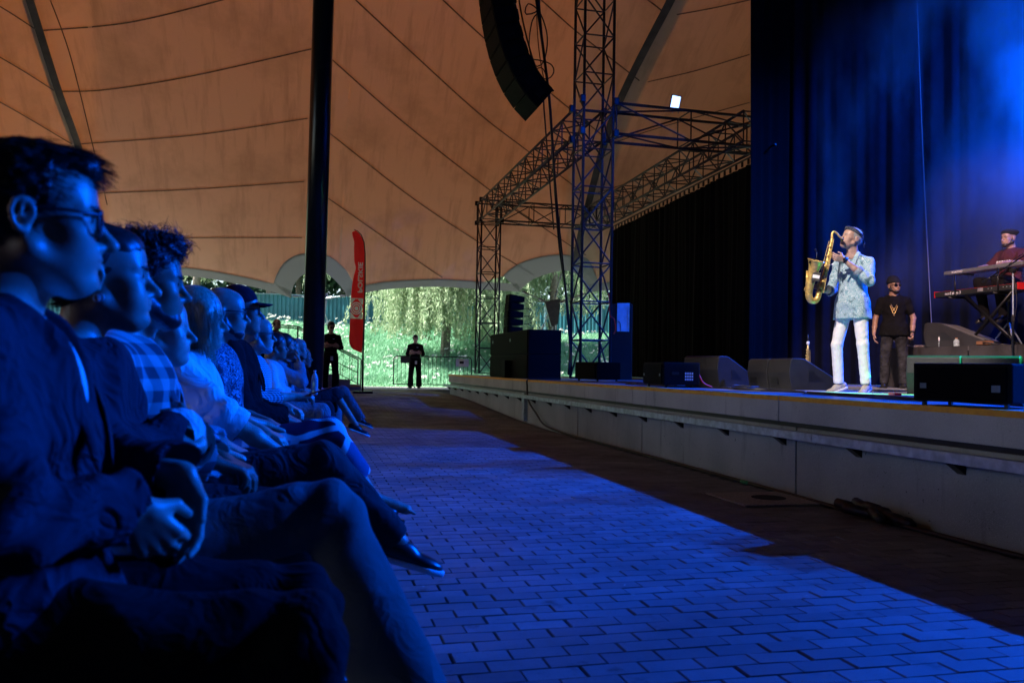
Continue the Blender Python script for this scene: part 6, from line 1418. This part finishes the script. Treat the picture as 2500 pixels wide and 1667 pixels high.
# ------------------------------------------------------------------ the front row of the audience, each on a chair
CH_M = mat('chair_plastic', (.015, .016, .018), .5); chair0 = None
def chair(x, y, ang, label):
    global chair0
    if chair0 is None:
        r = empty('chair', (x, y, 0), ang); chair0 = r
        MB().box((.02, 0, .425), (.44, .44, .03), bev=.012).build('seat', CH_M, r); MB().box((-.235, 0, .68), (.025, .42, .34), Matrix.Rotation(-.18, 3, 'Y'), bev=.012).build('backrest', CH_M, r)
        for sx in (-1, 1):
            for sy in (-1, 1): MB().tube([(.02 + sx * .19, sy * .19, .41), (.02 + sx * .225, sy * .215, .002)], .012, 7).build('leg', M_BLKM, r)
        for sy in (-1, 1): MB().tube([(-.19, sy * .19, .42), (-.27, sy * .19, .82)], .012, 7).build('back_post', M_BLKM, r)
    else: r = copy_tree(chair0)
    r.location = (x, y, 0); r.rotation_euler = (0, 0, ang); return tag(r, label, 'chair', 'chairs of the front row')
rowg = 'people seated in the front row'
def sit(px, py, d, label, clabel, o, J, ang=0.0, dz=0):
    p = P2(px, py, d); hd = np.array(J['head']); c, s = math.cos(ang), math.sin(ang); x, y = p.x - (c * hd[0] - s * hd[1]), p.y - (s * hd[0] + c * hd[1]); zz = p.z - hd[2]
    k = 1.0
    for q in ('head', 'neck', 'chest', 'belly', 'shR', 'shL'):      # shorter or taller sitters
        f = {'head': 1, 'neck': 1, 'chest': .75, 'belly': .4, 'shR': .95, 'shL': .95}[q]; v = np.array(J[q], float); v[2] += (zz - gz(y)) * f; J[q] = v
    r = person(label, (x, y, gz(y)), ang, o, J, rowg); ch = chair(x, y, ang, clabel); ch.location.z = gz(y); return r
def ph(m_=None): return dict(m=m_)
dh = lambda a, b, c=(.5, .6, .4): (a, b, c)
LAPR, LAPL = dh((.8, .45, -.3), (-.2, 0, -1)), dh((.8, -.45, -.3), (-.2, 0, -1))
# man in glasses, nearest
J = seated(head=(.012, 0, 0), arms=dict(elR=(.03, -.20, .74), wrR=(.17, -.04, .73), elL=(.02, .26, .76), wrL=(.225, .12, .765)))
o = dict(h=.0056, hs=.0042, hh=.0045, skin=SK1, hair='quiff', hair_m=H_DRK, near=1, dens=1.5, nose=1.15, head_rot=(.30, -.02, -.02), handR=((.55, .35, -.78), (-.2, .8, .1), (.7, .8, .5)), handL=((.16, -.02, -1), (-.55, -.75, -.1), (.30, .45, .3)),
         top=dict(m=C_NAVY, name='jacket', sleeve=1.92, t=.020, fold=.014, ff=19, open=1.3, lapel=C_NAVY, ph=.6), under=C_WHT, legs=dict(m=C_BLK, t=.016, fold=.009, ff=16), shoe=SHOE_B)
man1 = sit(78, 528, 1.40, 'man in black framed glasses and a dark open jacket, largest and nearest of the row', 'chair of the nearest man in glasses', o, J, .0); glasses(o['_T'], M_BLACK, man1)
# woman with crossed arms and wide twill trousers
J = seated('R', arms=dict(elR=(.02, -.235, .76), wrR=(.19, .10, .80), elL=(.03, .25, .755), wrL=(.215, .045, .775), knR=(.53, -.05, .615), anR=(.735, -.14, .12), toR=(.90, -.15, .07)))
o = dict(h=.0060, hs=.0045, hh=.005, fem=1, cheeks=1, skin=SK1, hair='bun', hair_m=H_DRK, near=1, head_rot=(.22, .02, 0), handL=((-.62, -.66, .20), (-.45, .3, -.55), (.35, .6, .4)), handR=((-.2, 1, .1), (-1, 0, 0)),
         top=dict(m=C_NAVY, name='blouse', sleeve=1.9, t=.016, fold=.012, ff=22, ph=1.4, cuff=C_WHT), legs=dict(m=C_TWILL, t=.012, hem=.098, fold=.008, ff=15, th=1.0, len=.97), shoe=SHOE_B)
wom2 = sit(248, 672, 1.97, 'woman with pulled back hair and earrings, arms crossed, in wide pale twill trousers', 'chair of the woman with crossed arms', o, J, .02)
T = o['_T']
for q in ((-.012, -.094, -.052), (-.004, -.093, -.050)):
    c = T.p(*q); MB().tube([Vector(c + A(.007 * math.cos(t), 0, -.008 + .008 * math.sin(t))) for t in np.linspace(0, 6.28, 12)], .0018, 5, False).build('earring', M_GALV, wom2, True)
# curly man
J = seated(arms=dict(elR=(.0, -.24, .74), wrR=(.2, -.06, .70), elL=(.0, .25, .74), wrL=(.22, .06, .69)))
o = dict(h=.0068, hs=.0055, hh=.0055, skin=SK2, hair='curly', hair_m=H_BLK, near=1, beard=.004, head_rot=(.25, -.03, 0), handR=LAPR, handL=LAPL, top=dict(m=C_BIGC, name='overshirt', sleeve=1.9, t=.018, fold=.007, open=.7, lapel=C_BIGC), under=C_WHT, legs=dict(m=C_CHAR, t=.012), shoe=SHOE_B)
sit(350, 688, 2.35, 'curly haired bearded man in a pale big-check overshirt', 'chair of the curly haired man', o, J, .02)
# hidden older person
J = seated('R', arms=dict(knR=(.56, .0, .63), anR=(.84, .06, .33), toR=(1.02, .07, .27), anL=(.68, .05, .09), toL=(.86, .04, .055))); o = dict(h=.009, hs=.0075, fem=1, fat=.004, nose=1.1, skin=SK4, hair='short', hair_m=H_GRY, head_rot=(.15, .0, 0), handR=LAPR, handL=LAPL, top=dict(m=C_LBL, name='blouse', sleeve=1.9, t=.016, fold=.007), legs=dict(m=C_CHAR, t=.012, len=.9), shoe=SHOE_B, sole=SOLE_W, shoe_kind='shoe')
sit(382, 800, 2.85, 'grey haired person half hidden behind the curly man, in a pale blouse', 'chair of the half hidden grey haired person', o, J)
# blonde woman in white blouse
J = seated(lean=-.01, arms=dict(anR=(.62, -.10, .10), toR=(.79, -.11, .06), elR=(.13, -.24, .76), wrR=(.32, -.20, .63), elL=(.05, .25, .75), wrL=(.26, .10, .68)))
o = dict(h=.0078, hs=.006, fem=1, cheeks=1, fat=.003, skin=SK1, hair='bob', hair_m=H_BLD, near=1, head_rot=(.12, -.06, 0), handR=((.85, .1, -.5), (.0, .4, -1), (.4, .5, .4)), handL=LAPL, top=dict(m=C_WHT, name='blouse', sleeve=1.18, t=.022, fold=.008, ff=22, cuff=C_WHT), legs=dict(m=C_NAVY, t=.010, hem=.05), shoe=SHOE_B, sole=SOLE_W)
sit(480, 775, 3.45, 'blonde woman in a white blouse with rolled sleeves, hand on her knee', 'chair of the blonde woman', o, J)
# bald man, glasses, patterned trousers, slide sandals
J = seated('R'); o = dict(h=.0085, hs=.0068, skin=SK1, fat=.002, hair='bald', hair_m=H_DRK, head_rot=(.18, -.03, 0), beard=.002, handR=LAPR, handL=LAPL, barefoot=1, top=dict(m=C_LACE, name='shirt', sleeve=1.3, t=.018, fold=.006), legs=dict(m=C_FLOR, t=.014, hem=.055, len=.62), shoe=SHOE_B, sole=SHOE_B, shoe_kind='slide', shoe_name='sandal')
r = sit(545, 762, 4.05, 'balding man in thin glasses, speckled shirt and bold patterned trousers with slide sandals', 'chair of the balding man in patterned trousers', o, J); glasses(o['_T'], M_BLACK, r)
J = seated(lean=-.02); o = dict(h=.0090, hs=.0075, skin=SK1, hair='short', hair_m=H_DRK, head_rot=(.15, .04, 0), handR=LAPR, handL=LAPL, top=dict(m=C_BLK, name='jacket', sleeve=1.95, t=.024, fold=.008, open=.9, lapel=C_BLK), under=C_GRY, legs=dict(m=C_CHAR, t=.014), shoe=SHOE_B)
r = sit(585, 758, 4.55, 'man in a dark baseball cap, glasses and black jacket', 'chair of the man in the baseball cap', o, J); beanie(o, r, cloth('cap_dark', (.06, .012, .02)), 'cap', 'baseball_cap'); glasses(o['_T'], M_BLACK, r)
J = seated(arms=dict(elR=(.03, -.24, .75), wrR=(.27, -.12, .76))); o = dict(h=.0095, hs=.0075, skin=SK4, fat=.002, hair='bald', hair_m=H_GRY, beard=.004, beard_m=H_GRY, head_rot=(.12, -.02, 0), handR=((.9, .3, .1), (0, .4, -1), (.6, .7, .4)), handL=LAPL, top=dict(m=C_GING, name='shirt', sleeve=1.5, t=.018, fold=.006, collar=1), legs=dict(m=C_CHAR, t=.016), shoe=SHOE_B)
r = sit(628, 815, 5.65, 'grey bearded man in glasses and a small check shirt', 'chair of the grey bearded man', o, J); glasses(o['_T'], M_BLACK, r); rr_ = r.location
pn = MB().box((rr_.x + .42, rr_.y - .10, gz(rr_.y) + .80), (.15, .08, .008), Matrix.Rotation(-.3, 3, 'Y'), bev=.002).build('phone', M_BLACK); tag(pn, 'flat black phone held by the grey bearded man', 'phone')
far = [(672, 845, 8.0, 'dark haired man in an open white shirt over a dark tee', dict(skin=SK2, hair='short', hair_m=H_BLK, top=dict(m=C_WHT, name='shirt', sleeve=1.6, t=.022, fold=.007, open=1.0, lapel=C_WHT), under=C_BLK, legs=dict(m=C_GRY, t=.018, th=1.05, len=.9)), None),
       (694, 846, 8.7, 'person with tousled dark hair in a pale top raising a hand to the chin', dict(skin=SK1, fem=1, hair='long', hair_m=H_DRK, top=dict(m=C_LBL, name='blouse', sleeve=1.9, t=.018), legs=dict(m=C_CHAR, t=.014)), 'chin'),
       (708, 852, 9.3, 'bearded older man in a dark polo shirt and shorts with one bare leg crossed over', dict(skin=SK1, hair='short', hair_m=H_DRK, beard=.004, beard_m=H_GRY, top=dict(m=C_NAVY, name='polo_shirt', sleeve=.7, t=.016), legs=dict(m=C_CHAR, t=.016, name='shorts', len=.06)), 'R'),
       (727, 850, 9.9, 'bald man seated just left of the steel mast', dict(skin=SK4, hair='bald', hair_m=H_DRK, top=dict(m=C_BLK, name='sweater', sleeve=1.95, t=.02), legs=dict(m=C_GRY, t=.014)), None),
       (739, 872, 10.6, 'ruddy faced person lowest in the row beside the steel mast', dict(skin=SK4, hair='short', hair_m=H_DRK, top=dict(m=C_BLK, name='sweater', sleeve=1.95, t=.02), legs=dict(m=C_GRY, t=.014)), 'R')]
for (px, py, d, lab, oo, cr_), clab in zip(far, ['chair of the man in the open white shirt', 'chair of the person with tousled dark hair', 'chair of the man with the bare crossed leg', 'chair of the bald man beside the mast', 'chair of the ruddy faced person']):
    J = seated('R' if cr_ == 'R' else None)
    oo.update(h=.012, hs=.010, head_rot=(.15, 0, 0), handR=LAPR, handL=LAPL, shoe=SHOE_B, sole=SOLE_W)
    if cr_ == 'chin': J.update(elR=(.18, -.18, .80), wrR=(.15, -.06, 1.0)); oo['handR'] = ((-.2, .3, 1), (-1, 0, .2))
    sit(px, py, d, lab, clab, oo, J)
q = P2(768, 935, 8.6); bottle((q.x, q.y, q.z - .12), .25, .036, 'clear water bottle held upright on a lap in the front row', mat('cap_white', (.7, .72, .75), .4), lab=False)
# ------------------------------------------------------------------ stage smoke drifting in front of the backdrop
ms_ = bpy.data.materials.new('stage_smoke'); ms_.use_nodes = True; n = ms_.node_tree.nodes; l = ms_.node_tree.links
for q in list(n):
    if q.type == 'BSDF_PRINCIPLED': n.remove(q)
out = [q for q in n if q.type == 'OUTPUT_MATERIAL'][0]
pv_ = n.new('ShaderNodeVolumePrincipled'); pv_.inputs['Color'].default_value = (.8, .85, .95, 1); pv_.inputs['Anisotropy'].default_value = .15
tc = n.new('ShaderNodeNewGeometry').outputs['Position']; mp = n.new('ShaderNodeMapping'); l.new(tc, mp.inputs[0]); mp.inputs['Rotation'].default_value = (.5, .6, 0); mp.inputs['Scale'].default_value = (1.0, 1.0, .42)
d1 = ramp(n, l, noise(n, l, .62, 5, mp.outputs[0], .58), .46, .74)
sx_ = n.new('ShaderNodeSeparateXYZ'); l.new(tc, sx_.inputs[0]); hz = n.new('ShaderNodeMapRange'); hz.inputs[1].default_value = 2.0; hz.inputs[2].default_value = 4.6; l.new(sx_.outputs[2], hz.inputs[0])
ml = n.new('ShaderNodeMath'); ml.operation = 'MULTIPLY_ADD'; ml.inputs[1].default_value = .42; ml.inputs[2].default_value = .004; l.new(d1, ml.inputs[0])
m2_ = n.new('ShaderNodeMath'); m2_.operation = 'MULTIPLY'; l.new(ml.outputs[0], m2_.inputs[0]); l.new(hz.outputs[0], m2_.inputs[1]); l.new(m2_.outputs[0], pv_.inputs['Density']); l.new(pv_.outputs[0], out.inputs['Volume'])
sm = MB().box((11.0, 9.5, 5.2), (4.3, 8.0, 8.6)).build('stage_smoke', ms_); tag(sm, 'blue-lit stage smoke drifting before the backdrop', None, None, 'stuff')
